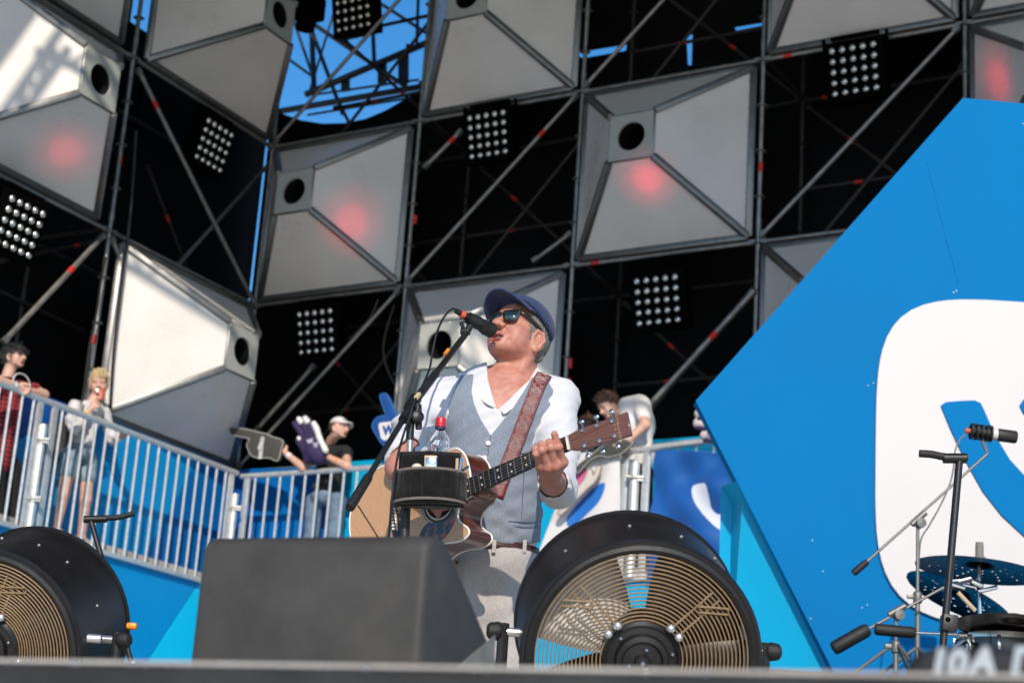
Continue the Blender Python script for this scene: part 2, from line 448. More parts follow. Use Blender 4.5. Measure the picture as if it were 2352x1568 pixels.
# tape on the standards that carry it, cables, short sleeves
for p, r in ((pxL(275, 368), .0255), (pxL(216, 780), .0255), (pxC(953, 505), .0255), (pxC(1747, 385), .0255), (pxC(1307, 880), .026), (pxC(1309, 835), .026), (pxC(567, 930), .026)):
    t2 = MB(); t2.tube([p - V(0, 0, .05), p + V(0, 0, .05)], r * 1.05, 12); t2.build('tape_band', RED, scC if p.x > -3 else scL, fixn=False)

# rear walkway seen through the open bay against the sky
wk = thing('rear_gantry', 'dark gantry of tubes and boards against the blue sky in the open bay', 'gantry', C(1, 9, -3))
z2 = lambda x, y: (551.2 + x * .4101, y * .4101)
for a_, b_, r_ in (((240, -60), (405, 420), .022), ((392, -80), (415, 505), .042), ((360, 60), (575, 640), .03), ((300, 60), (935, 492), .034), ((150, 245), (420, 440), .022), ((370, 530), (1110, 214), .05), ((200, 628), (1110, 470), .045),
                   ((440, 528), (1000, 448), .018), ((380, 645), (960, 548), .018), ((735, -60), (752, 352), .032), ((700, -35), (1110, 230), .026), ((540, 545), (660, 790), .026), ((560, -40), (385, 530), .018), ((940, 250), (925, 500), .026), ((1000, -60), (990, 270), .024)):
    bar(wk, pxC(*z2(*a_), -3), pxC(*z2(*b_), -3), 'gantry_tube', r_, (), False, BLACKPAINT)
for x0, y0, x1, y1 in ((565, 440, 608, 512), (770, 352, 815, 470), (885, 300, 938, 470)):
    b = MB(); b.prism([pxC(*z2(x0, y0 + 10), -3.02), pxC(*z2(x1, y0 - 8), -3.02), pxC(*z2(x1, y1 - 6), -3.02), pxC(*z2(x0, y1), -3.02)], nC * -.04); b.build('toe_board', BLACKPAINT, wk)
# ------------------------------------------------------------------ black backdrops
BO = -1.45
bd = MB()
low = [pxC(x, y, BO) for x, y in ((625, 246), (650, 262), (690, 276), (740, 284), (790, 283), (840, 273), (885, 254), (930, 228), (985, 195))]
P_ = [C(-.35, -.0, BO), C(-.35, 8.62, BO)] + low + [C(2.25, 15, BO), pxC(1337, -120, BO)]
def poly_tri(b, P): b.ngon(P)
b1 = [V(low[0].x, low[0].y, 0)] + low + [V(low[-1].x, low[-1].y, 0)]
bd.prism(b1, nC * -.02)
x0 = pxC(985, 195, BO)
up_l = [V(x0.x, x0.y, 0)] + [pxC(x, y, BO) for x, y in ((985, 120), (1240, 70), (1338, 134), (1437, 117), (1441, 97), (1575, 75), (1579, 150), (1588, 150), (1591, 72), (1684, 55), (1690, 71), (1756, 58), (1760, 30))]
far = C(14, 0, BO); t_ = up_l[-1]
up_l += [V(far.x, far.y, t_.z), V(far.x, far.y, 0)]
bd.prism(up_l, nC * -.02)
tp = [pxC(x, y, BO - .06) for x, y in ((990, 168), (1200, 130), (1336, 118), (1445, 101), (1580, 80), (1760, 50))]
bd.prism(tp + [V(*(C(14, tp[-1].z, BO - .06))), C(14, 15, BO - .06), V(tp[0].x, tp[0].y, 15)], nC * -.02)
tag(bd.build('backdrop', BLACKCLOTH), 'black cloth backdrop hung behind the main back wall', 'backdrop')
def sLb(x, y): return (pxL(x, y, BO) - A0).dot(dL)
s0_, s1_, s2_ = sLb(592, 500), sLb(352, 30), sLb(302, 30)
zt_ = pxL(320, 60, BO).z
bd = MB(); bd.prism([Lw(s0_, 0, BO), Lw(s0_, 15, BO), Lw(s1_, 15, BO), Lw(s1_, 0, BO)], nL * -.02)
bd.prism([Lw(s1_ - .05, 0, BO - .03), Lw(s1_ - .05, zt_, BO - .03), Lw(s2_ + .05, zt_, BO - .03), Lw(s2_ + .05, 0, BO - .03)], nL * -.02)
bd.prism([Lw(s2_, 0, BO), Lw(s2_, 15, BO), Lw(11, 15, BO), Lw(11, 0, BO)], nL * -.02)
tag(bd.build('backdrop', BLACKCLOTH), 'black cloth backdrop hung behind the left wing', 'backdrop')

# ------------------------------------------------------------------ stage roof (mostly above the frame, shades the upper wall)
rf = thing('stage_roof', 'dark stage roof high above the back wall, out of frame', 'roof', (0, 16, 12))
RE_PTS = [V(-22, 6.5, 12), V(-4.95, 6.95, 12), V(-4.5, 9.3, 12), V(-4.1, 9.25, 12), V(-2.4, 8.4, 12), V(-.2, 7.45, 12), V(1.25, 6.0, 12), V(2.6, 4.85, 12), V(9, 1., 12)]   # unseen roof edge, shaped and stepped to place the shade on the panels
b = MB(); b.prism(RE_PTS + [V(18, 22.5, 12), V(-22, 22.5, 12)], (0, 0, .4)); b.build('roof_deck', BLACKCLOTH, rf)
lac, hl = MB(), MB()
for p_, q_ in zip(RE_PTS[:-1], RE_PTS[1:]):
    d_ = (q_ - p_).normalized(); n_ = V(d_.y, -d_.x, 0); Ln = (q_ - p_).length
    for bk, zz in ((.25, 11.6), (.25, 12.0)):
        b = MB(); b.tube([p_ + n_ * bk + V(0, 0, zz - 12), q_ + n_ * bk + V(0, 0, zz - 12)], .05, 8); b.build('truss_chord', STEEL, rf, fixn=False)
    x = 0
    while x < Ln - .7:
        o_ = p_ + d_ * x + n_ * .25
        lac.tube([o_ - V(0, 0, .4), o_ + d_ * .35], .028, 6); lac.tube([o_ + d_ * .35, o_ + d_ * .7 - V(0, 0, .4)], .028, 6)
        if random.random() < .8 and o_.x < -4.9: hl.box(o_ + V(0, 0, -.65 - .15 * random.random()), (.26, .26, .34))  # unseen plain boxes, added only where their shadows dapple the left panel
        x += .7
tag(lac.build('truss_lacing', STEEL, rf, fixn=False), kind='stuff')
tag(hl.build('dapple_box', BLACKPAINT, rf), kind='stuff')

# ------------------------------------------------------------------ pyramid panels
def make_pyramid(bx, by, h, off=(0, 0), pl=.245, label='', M=None, loc=(0, 0, 0)):
    t = thing('pyramid_panel', label, 'pyramid panel', loc, M, 'pyramid panels with a round hole')
    mtx = WM[t.name]
    def w(x, y, z): return mtx @ V(x, y, z)
    B = [(-bx, -by), (bx, -by), (bx, by), (-bx, by)]; P = [(off[0] + sx * pl, off[1] + sy * pl) for sx, sy in ((-1, -1), (1, -1), (1, 1), (-1, 1))]
    for i in range(4):
        j = (i + 1) % 4
        b = MB(); o = [w(*B[i], 0), w(*B[j], 0), w(*P[j], h), w(*P[i], h)]
        n = (o[1] - o[0]).cross(o[3] - o[0]).normalized(); b.prism(o, n * -.012); b.build('side_panel', PANEL, t)
    n_ = 32; b = MB(); rh = .155; pts = []; 
    ring = [(rh * math.cos(2 * math.pi * k / n_), rh * math.sin(2 * math.pi * k / n_)) for k in range(n_)]
    sq = []
    for x, y in ring:
        mm = max(abs(x), abs(y)); sq.append((x / mm * pl, y / mm * pl))
    rows = [[w(off[0] + x, off[1] + y, h + z) for x, y in R] for R, z in ((sq, -.01), (sq, .012), (ring, .012), (ring, -.015))]
    b.grid(rows, True); b.build('front_plate', PLATE, t)
    b = MB(); b.lathe([(rh + .004, -.012), (rh + .01, -.75), (.001, -.75)], w(off[0], off[1], h), nrm(mtx), 24); b.build('hole_tube', BLACKCLOTH, t, fixn=False)  # inside coloured black to stand for the shade deep in the hole
    def rail(a, c, r, name='edge_trim', up=None):
        d = (c - a).normalized(); q = d.to_track_quat('Z', 'Y').to_matrix(); mid = (a + c) / 2
        b = MB(); b.box(mid, (r * 2, r * 2, (c - a).length), q); o = b.build(name, TRIM, t, bevel=r * .35, seg=2)
        rv = MB(); L = (c - a).length; k = max(2, int(L / .3)); zc = (mtx @ V(off[0], off[1], h + .5) - mid).normalized()
        for e in range(k):
            rv.ell(a.lerp(c, (e + .5) / k) + zc * r * 1.3, (.007,) * 3, nu=6, nv=4)
        tag(rv.build('rivet', CHROME, o, fixn=False), kind='stuff')
    for i in range(4):
        j = (i + 1) % 4
        rail(w(*B[i], .0), w(*B[j], .0), .036)
        rail(w(*B[i], .0), w(*P[i], h), .036)
        rail(w(*P[i], h - .006), w(*P[j], h - .006), .014)
    return t
def nrm(m): return m.to_3x3() @ V(0, 0, 1)
CB = (BC / 2 - .09, .93)
def pyrC(i, k, label): return make_pyramid(*CB, .78, (0, 0), .245, label, RC, C((i + .5) * BC, (ROWS[k] + ROWS[k + 1]) / 2, .04))
def pyrL(i, k, label, ds=0, bx=None): return make_pyramid(bx or BL / 2 - .17, .93, .86, (.0, 0), .255, label, RL, Lw((i + .5) * BL + ds, (ROWS[k] + ROWS[k + 1]) / 2, .04))
pyrC(0, 2, 'grey pyramid panel with a pink light spot, just right of the corner column')
pyrC(1, 1, 'dim grey pyramid panel at the top edge, right of the open sky bay')
pyrC(2, 2, 'grey pyramid panel with a pink spot on its lower face, above right of the singer')
pyrC(1, 3, 'sunlit white pyramid panel directly behind the head of the singer')
pyrC(3, 1, 'dark pyramid panel cut by the top edge, left of the top right corner')
pyrC(3, 3, 'pyramid panel half hidden by the slanted edge of the big blue board')
pyrC(4, 2, 'shaded pyramid panel with a red spot, above the peak of the blue board')
pyrC(4, 1, 'dark pyramid panel in the very top right corner')
pyrL(0, 3, 'bright sunlit white pyramid panel above the railing of the left balcony')
pyrL(0, 1, 'dim grey pyramid panel at the top edge, left of the open sky bay')
pyrL(1, 2, 'pyramid panel at the left edge with dappled sunlight and a pink spot', .1)
pyrL(1, 1, 'dark pyramid panel in the top left corner above the dappled one', .1)

# ------------------------------------------------------------------ blinders (5 x 5 lamps)
LENS = mat('lamp reflector', (.80, .79, .74), .22, 1., .1, 60)
def make_blinder(label, M, loc, tilt=.22):
    t = thing('blinder_lamp', label, 'stage lamp', loc, M @ Matrix.Rotation(tilt, 3, 'X'), 'five by five blinder lamps')
    mtx = WM[t.name]; W_ = lambda x, y, z: mtx @ V(x, y, z); R3 = mtx.to_3x3()
    b = MB(); b.box(W_(0, 0, -.09), (.62, .62, .16), R3); b.build('housing', LAMPBOX, t, bevel=.01)
    b = MB(); b.box(W_(0, .36, -.09), (.5, .04, .05), R3); b.box(W_(-.33, .12, -.09), (.02, .5, .05), R3); b.box(W_(.33, .12, -.09), (.02, .5, .05), R3); b.build('yoke', LAMPBOX, t)
    base = None
    for i in range(5):
        for j in range(5):
            x, y = (i - 2) * .108, (j - 2) * .108
            if base is None:
                e = MB()
                e.v = []; e.lathe([(.033, -.012), (.036, .002), (.034, .010), (.028, .020), (.019, .028), (.010, .032), (.001, .033)], V(0, 0, 0), (0, 0, 1), 14)
                sv = WM[t.name]; WM[t.name] = Matrix.Identity(4); base = e.build('lamp', LENS, t, fixn=False); WM[t.name] = sv; WM[base.name] = sv
                base.matrix_local = Matrix.Translation((x, y, 0))
            else: inst(base, 'lamp', t, Matrix.Translation((x, y, 0)))
    return t
for (x, y), w_, lab, of in (((1120, 310), 'C', 'five by five lamp hanging under the top centre panel, above the cap of the singer', .1), ((1510, 690), 'C', 'brightest five by five lamp, level with the head of the singer and right of him', .12),
                        ((725, 762), 'C', 'five by five lamp above the person in the white cap', .1), ((1962, 160), 'C', 'five by five lamp left above the peak of the blue board', .1), ((810, 22), 'C', 'five by five lamp silhouetted against the sky at the top edge', .1),
                        ((492, 335), 'L', 'five by five lamp in the left wing between two crossing braces', .1), ((46, 522), 'L', 'five by five lamp cut by the left edge, under the dappled panel', .25)):
    make_blinder(lab, RC if w_ == 'C' else RL, pxC(x, y, of) if w_ == 'C' else pxL(x, y, of), .25)
t = thing('moving_head_lamp', 'black lamp body beside the top five by five lamp against the sky', 'stage lamp', pxC(705, 30, .1))
b = MB(); b.box(pxC(705, 18, .1), (.34, .3, .34), RC); b.build('lamp_head', LAMPBOX, t, bevel=.03); b = MB(); b.tube([pxC(705, 40, .1), pxC(700, 68, .1)], .12, 16); b.build('lens_barrel', LAMPBOX, t); b = MB(); b.box(pxC(712, -45, .1), (.4, .25, .3), RC); b.build('lamp_base', LAMPBOX, t, bevel=.02)
# cables hanging from lamps and beams
for pts, w_ in ((((868, 688), (850, 730), (818, 765), (800, 778)), -.2), (((905, 700), (880, 800), (905, 880), (940, 905)), -.4)):
    b = MB(); b.tube([Vector(p) for p in smooth_poly([pxC(x, y, w_) for x, y in pts], 6, False)], .009, 6)
    tag(b.build('lamp_cable', mat('pale cable', (.12, .1, .085), .5), fixn=False), 'thin loose cable hanging in the dark bay left of the singer, %s' % ('upper one' if w_ == -.2 else 'lower one'), 'cable')
b = MB(); b.tube([Vector(p) for p in smooth_poly([pxL(x, y, .1) for x, y in ((243, 590), (232, 650), (222, 720), (205, 800), (192, 900), (180, 960))], 5, False)], .014, 6)
tag(b.build('power_cable', RUBBER, fixn=False), 'dark cable hanging beside the bright scaffold pole at left', 'cable')
# thin dark pipe on the left wing
b = MB(); b.tube([Vector(p) for p in smooth_poly([pxL(x, y, .15) for x, y in ((312, 300), (300, 480), (281, 640), (262, 800), (252, 960))], 6, False)], .017, 6)
tag(b.build('drain_pipe', BLACKPAINT, fixn=False), 'dark thin pipe left of the bright white pyramid panel', 'pipe')

# ------------------------------------------------------------------ balcony: deck, fascia, parapet, railings
DK = 2.90
g = MB(); g.prism([Lw(7, DK - .12, .5), A0 + V(0, 0, DK - .12) + V(.13, -.9, 0), C(9, DK - .12, .5), C(9, DK - .12, -1.4), C(-.1, DK - .12, -1.4), Lw(.2, DK - .12, -1.3), Lw(7, DK - .12, -1.3)], (0, 0, .12))
tag(g.build('balcony_deck', mat('dark deck boards', (.40, .37, .33), .7, 0, .2, 4)), kind='structure')
RO = .60
def facets(name, label, cat, fn, n, polys, thick=.03):
    t = thing(name, label, cat, fn(*polys[0][0][0]))
    for P, M in polys:
        b = MB(); b.prism([fn(*p) for p in P], n * -thick); b.build('facet_panel', M, t, bevel=.004, seg=1)
    return t
PO = .08
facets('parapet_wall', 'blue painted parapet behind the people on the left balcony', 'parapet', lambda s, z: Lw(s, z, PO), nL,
       [(((.2, DK), (1.55, DK), (.78, 4.28), (.2, 4.28)), BLUE3), (((1.56, DK), (3.3, DK), (3.9, 3.6), (2.6, 4.28), (.79, 4.28)), BLUE_LIT), (((3.91, 3.6), (3.31, DK), (6.5, DK), (6.5, 3.3)), BLUE_LIT), (((3.91, 3.61), (6.5, 3.31), (6.5, 4.28), (2.61, 4.28)), BLUE2)])
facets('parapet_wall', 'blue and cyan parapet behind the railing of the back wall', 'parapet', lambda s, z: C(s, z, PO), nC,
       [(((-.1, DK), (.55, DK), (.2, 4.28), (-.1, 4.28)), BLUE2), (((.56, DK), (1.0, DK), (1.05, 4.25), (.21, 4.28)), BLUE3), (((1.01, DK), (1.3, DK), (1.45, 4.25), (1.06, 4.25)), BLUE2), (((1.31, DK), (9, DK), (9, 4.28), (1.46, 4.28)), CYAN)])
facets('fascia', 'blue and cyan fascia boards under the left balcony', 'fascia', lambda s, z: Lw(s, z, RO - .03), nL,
       [(((-.2, 0), (3.2, 0), (1.15, 2.79), (-.2, 2.79)), CYAN_LIT), (((3.21, 0), (7, 0), (7, 2.79), (1.16, 2.79)), BLUE_LIT)], .05)
facets('fascia', 'blue fascia boards under the balcony of the back wall', 'fascia', lambda s, z: C(s, z, RO - .03), nC,
       [(((.35, 0), (3, 0), (2.2, 2.79), (.35, 2.79)), BLUE), (((3.01, 0), (7.6, 0), (7.6, 2.79), (2.21, 2.79)), CYAN)], .05)

def railing(label, fn, s0, s1, z0, z1, step, posts=(True, True), n_off=0, rungs=True):
    t = thing('railing', label, 'railing', fn(s0, z0), None, 'silver balcony railings')
    a, b_ = fn(s0, z1), fn(s1, z1); d = (b_ - a).normalized()
    b = MB(); b.tube([a - d * .03, b_ + d * .03], .031, 12); b.build('top_rail', RAILM, t, fixn=False)
    b = MB(); b.box((fn(s0, z0) + fn(s1, z0)) / 2, ((b_ - a).length, .05, .05), Matrix((d, V(-d.y, d.x, 0), V(0, 0, 1))).transposed()); b.build('bottom_rail', RAILM, t, bevel=.006)
    for s_, on in ((s0, posts[0]), (s1, posts[1])):
        if on:
            b = MB(); sg = .06 if s_ == s0 else -.06; sg *= 1 if s1 > s0 else -1
            b.box((fn(s_ + sg, z0) + fn(s_ + sg, z1)) / 2, (.075, .03, z1 - z0 - .05), Matrix((d, V(-d.y, d.x, 0), V(0, 0, 1))).transposed()); b.build('end_post', RAILM, t, bevel=.004)
    n = int(abs(s1 - s0) / step); base = None
    for i in range(1, n):
        p = fn(s0 + (s1 - s0) * i / n, z0)
        if base is None:
            b = MB(); b.tube([p + V(0, 0, .02), p + V(0, 0, z1 - z0 - .02)], .0138, 8); base = b.build('baluster', RAILM, t, fixn=False); p0 = p
        else: inst(base, 'baluster', t, Matrix.Translation(p - p0))
    return t
RLf = lambda s, z: Lw(s, z, RO); RCf = lambda s, z: C(s, z, RO)
def sL(x, y): return (pxL(x, y, RO) - A0).dot(dL)
def sC(x, y): return (pxC(x, y, RO) - A0).dot(dC)
railing('silver balcony railing the person in the red plaid shirt leans on', RLf, sL(-140, 840), sL(104, 924), 2.80, 4.05, .15)
railing('silver balcony railing in front of the blond person with the phone', RLf, sL(117, 934), sL(541, 1082), 2.80, 4.05, .155)
railing('silver balcony railing in front of the person in the white cap', RCf, sC(560, 1090), sC(1040, 1058), 2.80, 4.05, .16)
railing('short silver railing right of the singer behind the large fan', RCf, sC(1425, 1037), sC(1500, 1028), 2.80, 4.04, .14)
t = thing('handrail', 'silver handrail running behind the edge of the big blue board', 'handrail', pxC(1560, 1020, RO))
b = MB(); b.tube([pxC(1497, 1028, RO + .05), pxC(1700, 1003, RO + .05)], .034, 12); b.build('top_rail', RAILM, t, fixn=False)
b = MB(); b.tube([pxC(1600, 1078, RO - .02), pxC(1700, 1066, RO - .02)], .03, 12); b.build('lower_rail', RAILM, t, fixn=False)
for x in (1515, 1560, 1600, 1640):
    b = MB(); p = pxC(x, 1025, RO); b.tube([p, p - V(0, 0, .22)], .014, 8); b.build('rung', RAILM, t, fixn=False)
# short tubes with couplers joining the railing sections
for x, y0, y1, f, lab in ((101, 975, 1300, pxL, 'short clamp tube joining two railings beside the blond person'), (541, 1134, 1400, pxL, 'short clamp tube in the corner between the railings'), (1459, 1062, 1250, pxC, 'clamp tube at the end of the short railing right of the singer')):
    p = f(x, y0, RO + .02); t = thing('coupler_post', lab, 'post', p - V(0, 0, 1.2))
    b = MB(); b.tube([p, p - V(0, 0, 1.12 if x != 539 else 1.0)], .036 if x < 1000 else .05, 12); b.build('tube', RAILM, t, fixn=False)
    for dz in (.16, .72):
        b = MB(); b.lathe([(.037, -.025), (.05, -.025), (.052, .025), (.037, .025)], p - V(0, 0, dz), (0, 0, 1), 12); b.box(p - V(0, 0, dz) + V(.05, -.03, 0), (.06, .04, .045)); b.box(p - V(0, 0, dz) + V(-.055, -.02, 0), (.05, .03, .04)); b.tube([p - V(.08, .05, dz), p - V(-.09, .05, dz)], .011, 8); b.build('coupler', STEEL, t)

# ------------------------------------------------------------------ the big blue board with the white emblem
BY = 10.0; bN = V(0, -1, 0)
def B(x, y, d=0): return atY(x, y, BY - d)
t = thing('blue_board', 'huge faceted blue board with a white rounded square emblem', 'sign', B(2000, 1500))
b = MB(); b.prism([B(2212, 225), B(2130, 370), B(1598, 920), B(1905, 1525), B(1958, 1640), B(2300, 1750), B(2360, 900)], (0, .08, 0)); 
b = MB(); P = [B(2212, 225), B(1598, 920), B(1990, 1690), B(3100, 1900), B(3300, 900), B(2900, 290)]
b.prism([P[0], P[1], P[2], P[3], P[4], P[5]], (0, .1, 0)); b.build('board_face', BLUE, t)
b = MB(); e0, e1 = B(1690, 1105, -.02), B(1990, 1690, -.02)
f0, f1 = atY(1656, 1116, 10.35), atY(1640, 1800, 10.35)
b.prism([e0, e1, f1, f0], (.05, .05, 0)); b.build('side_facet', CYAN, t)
# white rounded square
x0, x1, y0, y1 = 2009, 2790, 678, 1425
c0 = B(x0, y1, .03); sz = .0
ux = (B(2700, 1050) - B(2010, 1050)); ux = V(1, 0, 0); cz = B(2010, 1055).z
left = B(2009, 1055).x; hh = 1.87
cx, cz = left + hh / 2, B(2200, 1060).z + .02
pts = []
for k in range(96):
    a = 2 * math.pi * k / 96; ca, sa = math.cos(a), math.sin(a); e = 4.3
    r_ = (abs(ca) ** e + abs(sa) ** e) ** (-1 / e)
    pts.append(V(cx + hh / 2 * r_ * ca, BY - .004, cz + hh / 2 * r_ * sa))
b = MB(); b.prism(pts, (0, -.02, 0)); b.build('emblem_square', WHITE, t, bevel=.003, seg=1)
glyph = [(2160, 932), (2172, 924), (2205, 921), (2238, 920), (2252, 926), (2262, 948), (2285, 1000), (2318, 1055), (2352, 1092), (2372, 1105), (2385, 1092), (2386, 985), (2378, 962), (2350, 950), (2341, 932), (2350, 918), (2440, 913), (2520, 912), (2545, 930), (2548, 1080), (2560, 1085), (2610, 1030), (2650, 940), (2670, 920), (2745, 918), (2755, 935), (2700, 1040), (2640, 1110), (2720, 1200), (2750, 1250), (2735, 1265), (2640, 1265), (2610, 1245), (2555, 1180), (2545, 1190), (2545, 1240), (2520, 1265), (2440, 1262), (2352, 1232), (2300, 1184), (2256, 1128), (2215, 1055), (2182, 985)]
b = MB(); b.prism([B(x, y, .0245) for x, y in glyph], (0, -.012, 0)); b.build('emblem_letters', BLUE, t, bevel=.002, seg=1)
b = MB()
for x, y in ((1994, 885), (2006, 880), (1992, 1389), (1980, 1395), (2197, 668), (2190, 672), (1862, 1420), (1890, 1312), (2350, 285), (1866, 1240)): b.ell(B(x, y, .002), (.005, .004, .006), nu=8, nv=6)
tag(b.build('bolt_head', mat('pale bolt', (.35, .5, .7), .2, .3), t, fixn=False), kind='stuff')
b = MB(); b.tube([B(2128, 372, .001), B(2165, 520, .001), B(2202, 655, .001)], .0008, 5); b.build('seam', BLUE2, t, fixn=False)

# ------------------------------------------------------------------ red stage lamps that throw the soft red spots
for tgt, src, e, ang in ((pxC(808, 505, .35), V(-1.5, 9, .5), 3600, 1.8), (pxC(1492, 400, .5), V(-.5, 8.6, .5), 3600, 1.7), (pxL(150, 352, .5), V(-1.8, 6.5, .5), 3000, 1.6), (pxC(2300, 170, .3), V(.4, 9, .5), 4500, 1.6)):
    for k_, e_ in ((2.4, .36), (1.25, .65)):
        l = bpy.data.lights.new('red_stage_lamp', 'SPOT'); l.energy = e * e_; l.color = (1, .02, .05); l.spot_size = rad(ang * k_); l.spot_blend = 1; l.shadow_soft_size = .04
        o = bpy.data.objects.new('red_stage_lamp', l); COL.objects.link(o); o.location = src; o.rotation_euler = (src - tgt).to_track_quat('Z', 'Y').to_euler()
# ------------------------------------------------------------------ drum fans
WIRE = mat('tan guard wire', (.33, .22, .12), .45, .3, .15, 60)
BLADE_SHADE = mat('shaded fan blade', (.014, .013, .013), .4, .2, .2, 12)  # near-black stands for the blades lying in shade
BLADE_LIT = mat('sunlit fan blade', (.55, .53, .51), .5, 0, .1, 12)  # pale grey stands for the one blade the sun reaches
FANBLACK = mat('glossy black drum', (.010, .009, .009), .42, 0, .25, 9, .06, 60)
SILVER = mat('bright bolt', (.8, .8, .8), .3, .9)
def drum_fan(label, near, far, R, roll=0, rings=18):
    near = Vector(near); far = Vector(far); ax = (near - far).normalized(); D = (far - near).length
    u = V(0, 0, 1).cross(ax).normalized(); w_ = ax.cross(u)
    t = thing('drum_fan', label, 'fan', V(near.x, near.y + .15, 0), None, 'black drum fans')
    P = lambda r, a, h: near + ax * h + (u * math.cos(a) + w_ * math.sin(a)) * r
    def ring(mb, R_, h, r, n=64, m=6):
        vs = [P(R_ + r * math.cos(2 * math.pi * j / m), 2 * math.pi * i / n, h + r * math.sin(2 * math.pi * j / m)) for i in range(n) for j in range(m)]
        mb.add(vs, [(i * m + j, i * m + (j + 1) % m, ((i + 1) % n) * m + (j + 1) % m, ((i + 1) % n) * m + j) for i in range(n) for j in range(m)])
    b = MB(); b.lathe([(R, 0), (R, -D), (R - .006, -D), (R - .006, 0)], near, ax, 72, closed=True); o = b.build('drum', FANBLACK, t)
    for h in (0, -D):
        b = MB(); ring(b, R - .002, h, .009); b.build('rolled_rim', FANBLACK, t, fixn=False)
    b = MB(); ring(b, R - .016, .004, .013, 72, 8); b.build('guard_frame', FANBLACK, t, fixn=False)
    r0, r1 = .098, R - .02
    for k in range(rings):
        r = r0 + (r1 - r0) * k / (rings - 1); b = MB(); ring(b, r, .012 + .012 * math.sin(math.pi * k / (rings - 1)), .0019, 64, 5); b.build('guard_ring', WIRE, t, fixn=False)
    for q in range(4):
        a = rad(38) + q * math.pi / 2 + roll
        for da in (-.035, .035):
            b = MB(); s_ = P(r0 - .005, a, .02); tdir = (P(1, a + math.pi / 2, 0) - near).normalized() * da * .35
            b.tube([s_ + tdir, P(r1 - .03, a, .022) + tdir], .0026, 6); b.build('guard_spoke', WIRE, t, fixn=False)
        b = MB(); c_ = P((r0 + r1) / 2 + .03, a + .12, .024); d1 = (P(1, a, 0) - near).normalized(); d2 = (P(1, a + math.pi / 2, 0) - near).normalized()
        if q in (0, 1): d1, d2 = u, w_ * .35; c_ = P(r1 - .055, a - .1 if q == 0 else a + .1, .026)
        loop = [c_ + d1 * .035 + d2 * .02, c_ - d1 * .035 + d2 * .02, c_ - d1 * .035 - d2 * .02, c_ + d1 * .035 - d2 * .02]
        b.tube(loop + [loop[0]], .0024, 6); b.build('guard_clip', WIRE, t, fixn=False)
        for da in (-.14, .14):
            b = MB(); b.ell(P(r0 + .006, a + da, .024), (.011,) * 3, nu=10, nv=7); b.build('guard_bolt', SILVER, t, fixn=False)
    b = MB(); b.lathe([(.088, -.14), (.096, -.02), (.094, .012), (.086, .02), (.084, .012), (.066, .016), (.062, .03), (.05, .034), (.045, .026), (.02, .03), (.016, .04), (.001, .041)], near, ax, 40); mo = b.build('motor', FANBLACK, t, fixn=False)
    for k in range(6):
        b = MB(); b.ell(P(.032 if k % 2 else .074, k * math.pi / 3 + .3, .034 if k % 2 else .02), (.005,) * 3, nu=8, nv=6); b.build('motor_bolt', CHROME, mo, fixn=False)
    b = MB(); b.ell(P(0, 0, .042), (.007,) * 3, nu=8, nv=6); b.build('motor_bolt', CHROME, mo, fixn=False)
    for q in range(4):
        a0 = roll + .75 + q * math.pi / 2 - (.27 if q == 0 else 0); rows = []
        for i in range(9):
            r = .07 + (R - .025 - .07) * i / 8; wd = (1.9, 1.36, 1.36, 2.0)[q] - .22 * i / 8
            rows.append([P(r, a0 + wd * (j / 6 - .5), -.065 + .045 * (j / 6 - .5) * 2 * (1 - .35 * i / 8)) for j in range(7)])
        b = MB(); b.grid(rows); b.build('blade', BLADE_LIT if q == 1 else BLADE_SHADE, t, solid=.004)
    # yoke with pivot bolts and floor feet
    for sx in (-1, 1):
        p = near - ax * D * .45 + u * sx * R
        b = MB(); b.tube([p, p + u * sx * .05], .011, 12); b.build('pivot_bolt', SILVER, t, fixn=False)
        b = MB(); b.lathe([(.001, 0), (.02, 0), (.024, .008), (.02, .03), (.012, .036), (.001, .036)], p + u * sx * .045, u * sx, 10); b.build('pivot_knob', RUBBER, t, fixn=False)
        q = p + u * sx * .04; b = MB(); b.tube([q + V(0, 0, .02), V(q.x, q.y, .012)], .014, 8); b.tube([V(q.x, q.y - .25, .014), V(q.x, q.y + .25, .014)], .014, 8); b.build('stand_leg', BLACKPAINT, t, fixn=False)
    for a, h in ((.9, -.1), (1.25, -.1), (1.7, -.12), (.35, -.1), (2.3, -.1)):
        b = MB(); b.ell(P(R + .001, a, h - .05), (.0045,) * 3, nu=8, nv=6); b.build('rivet', STEEL, o, fixn=False)
    return t
drum_fan('large black drum fan with tan wire guard in front of the stage centre', atY(1472, 1512, 4.40), atY(1440, 1427, 4.71), .282, .15)
lf = drum_fan('black drum fan cut by the left edge with its side turned to us', atY(-30, 1487, 4.95), atY(92, 1424, 5.25), .262, .5)
b = MB(); b.box(atY(303, 1437, 5.12), (.03, .025, .018)); b.build('orange_tab', mat('orange plastic', (.75, .25, .01), .4), lf, bevel=.006)
b = MB(); p = atY(228, 1466, 4.9); b.tube([p - V(.03, 0, 0), p + V(.005, 0, 0)], .012, 12); b.build('pivot_bolt', SILVER, lf, fixn=False)

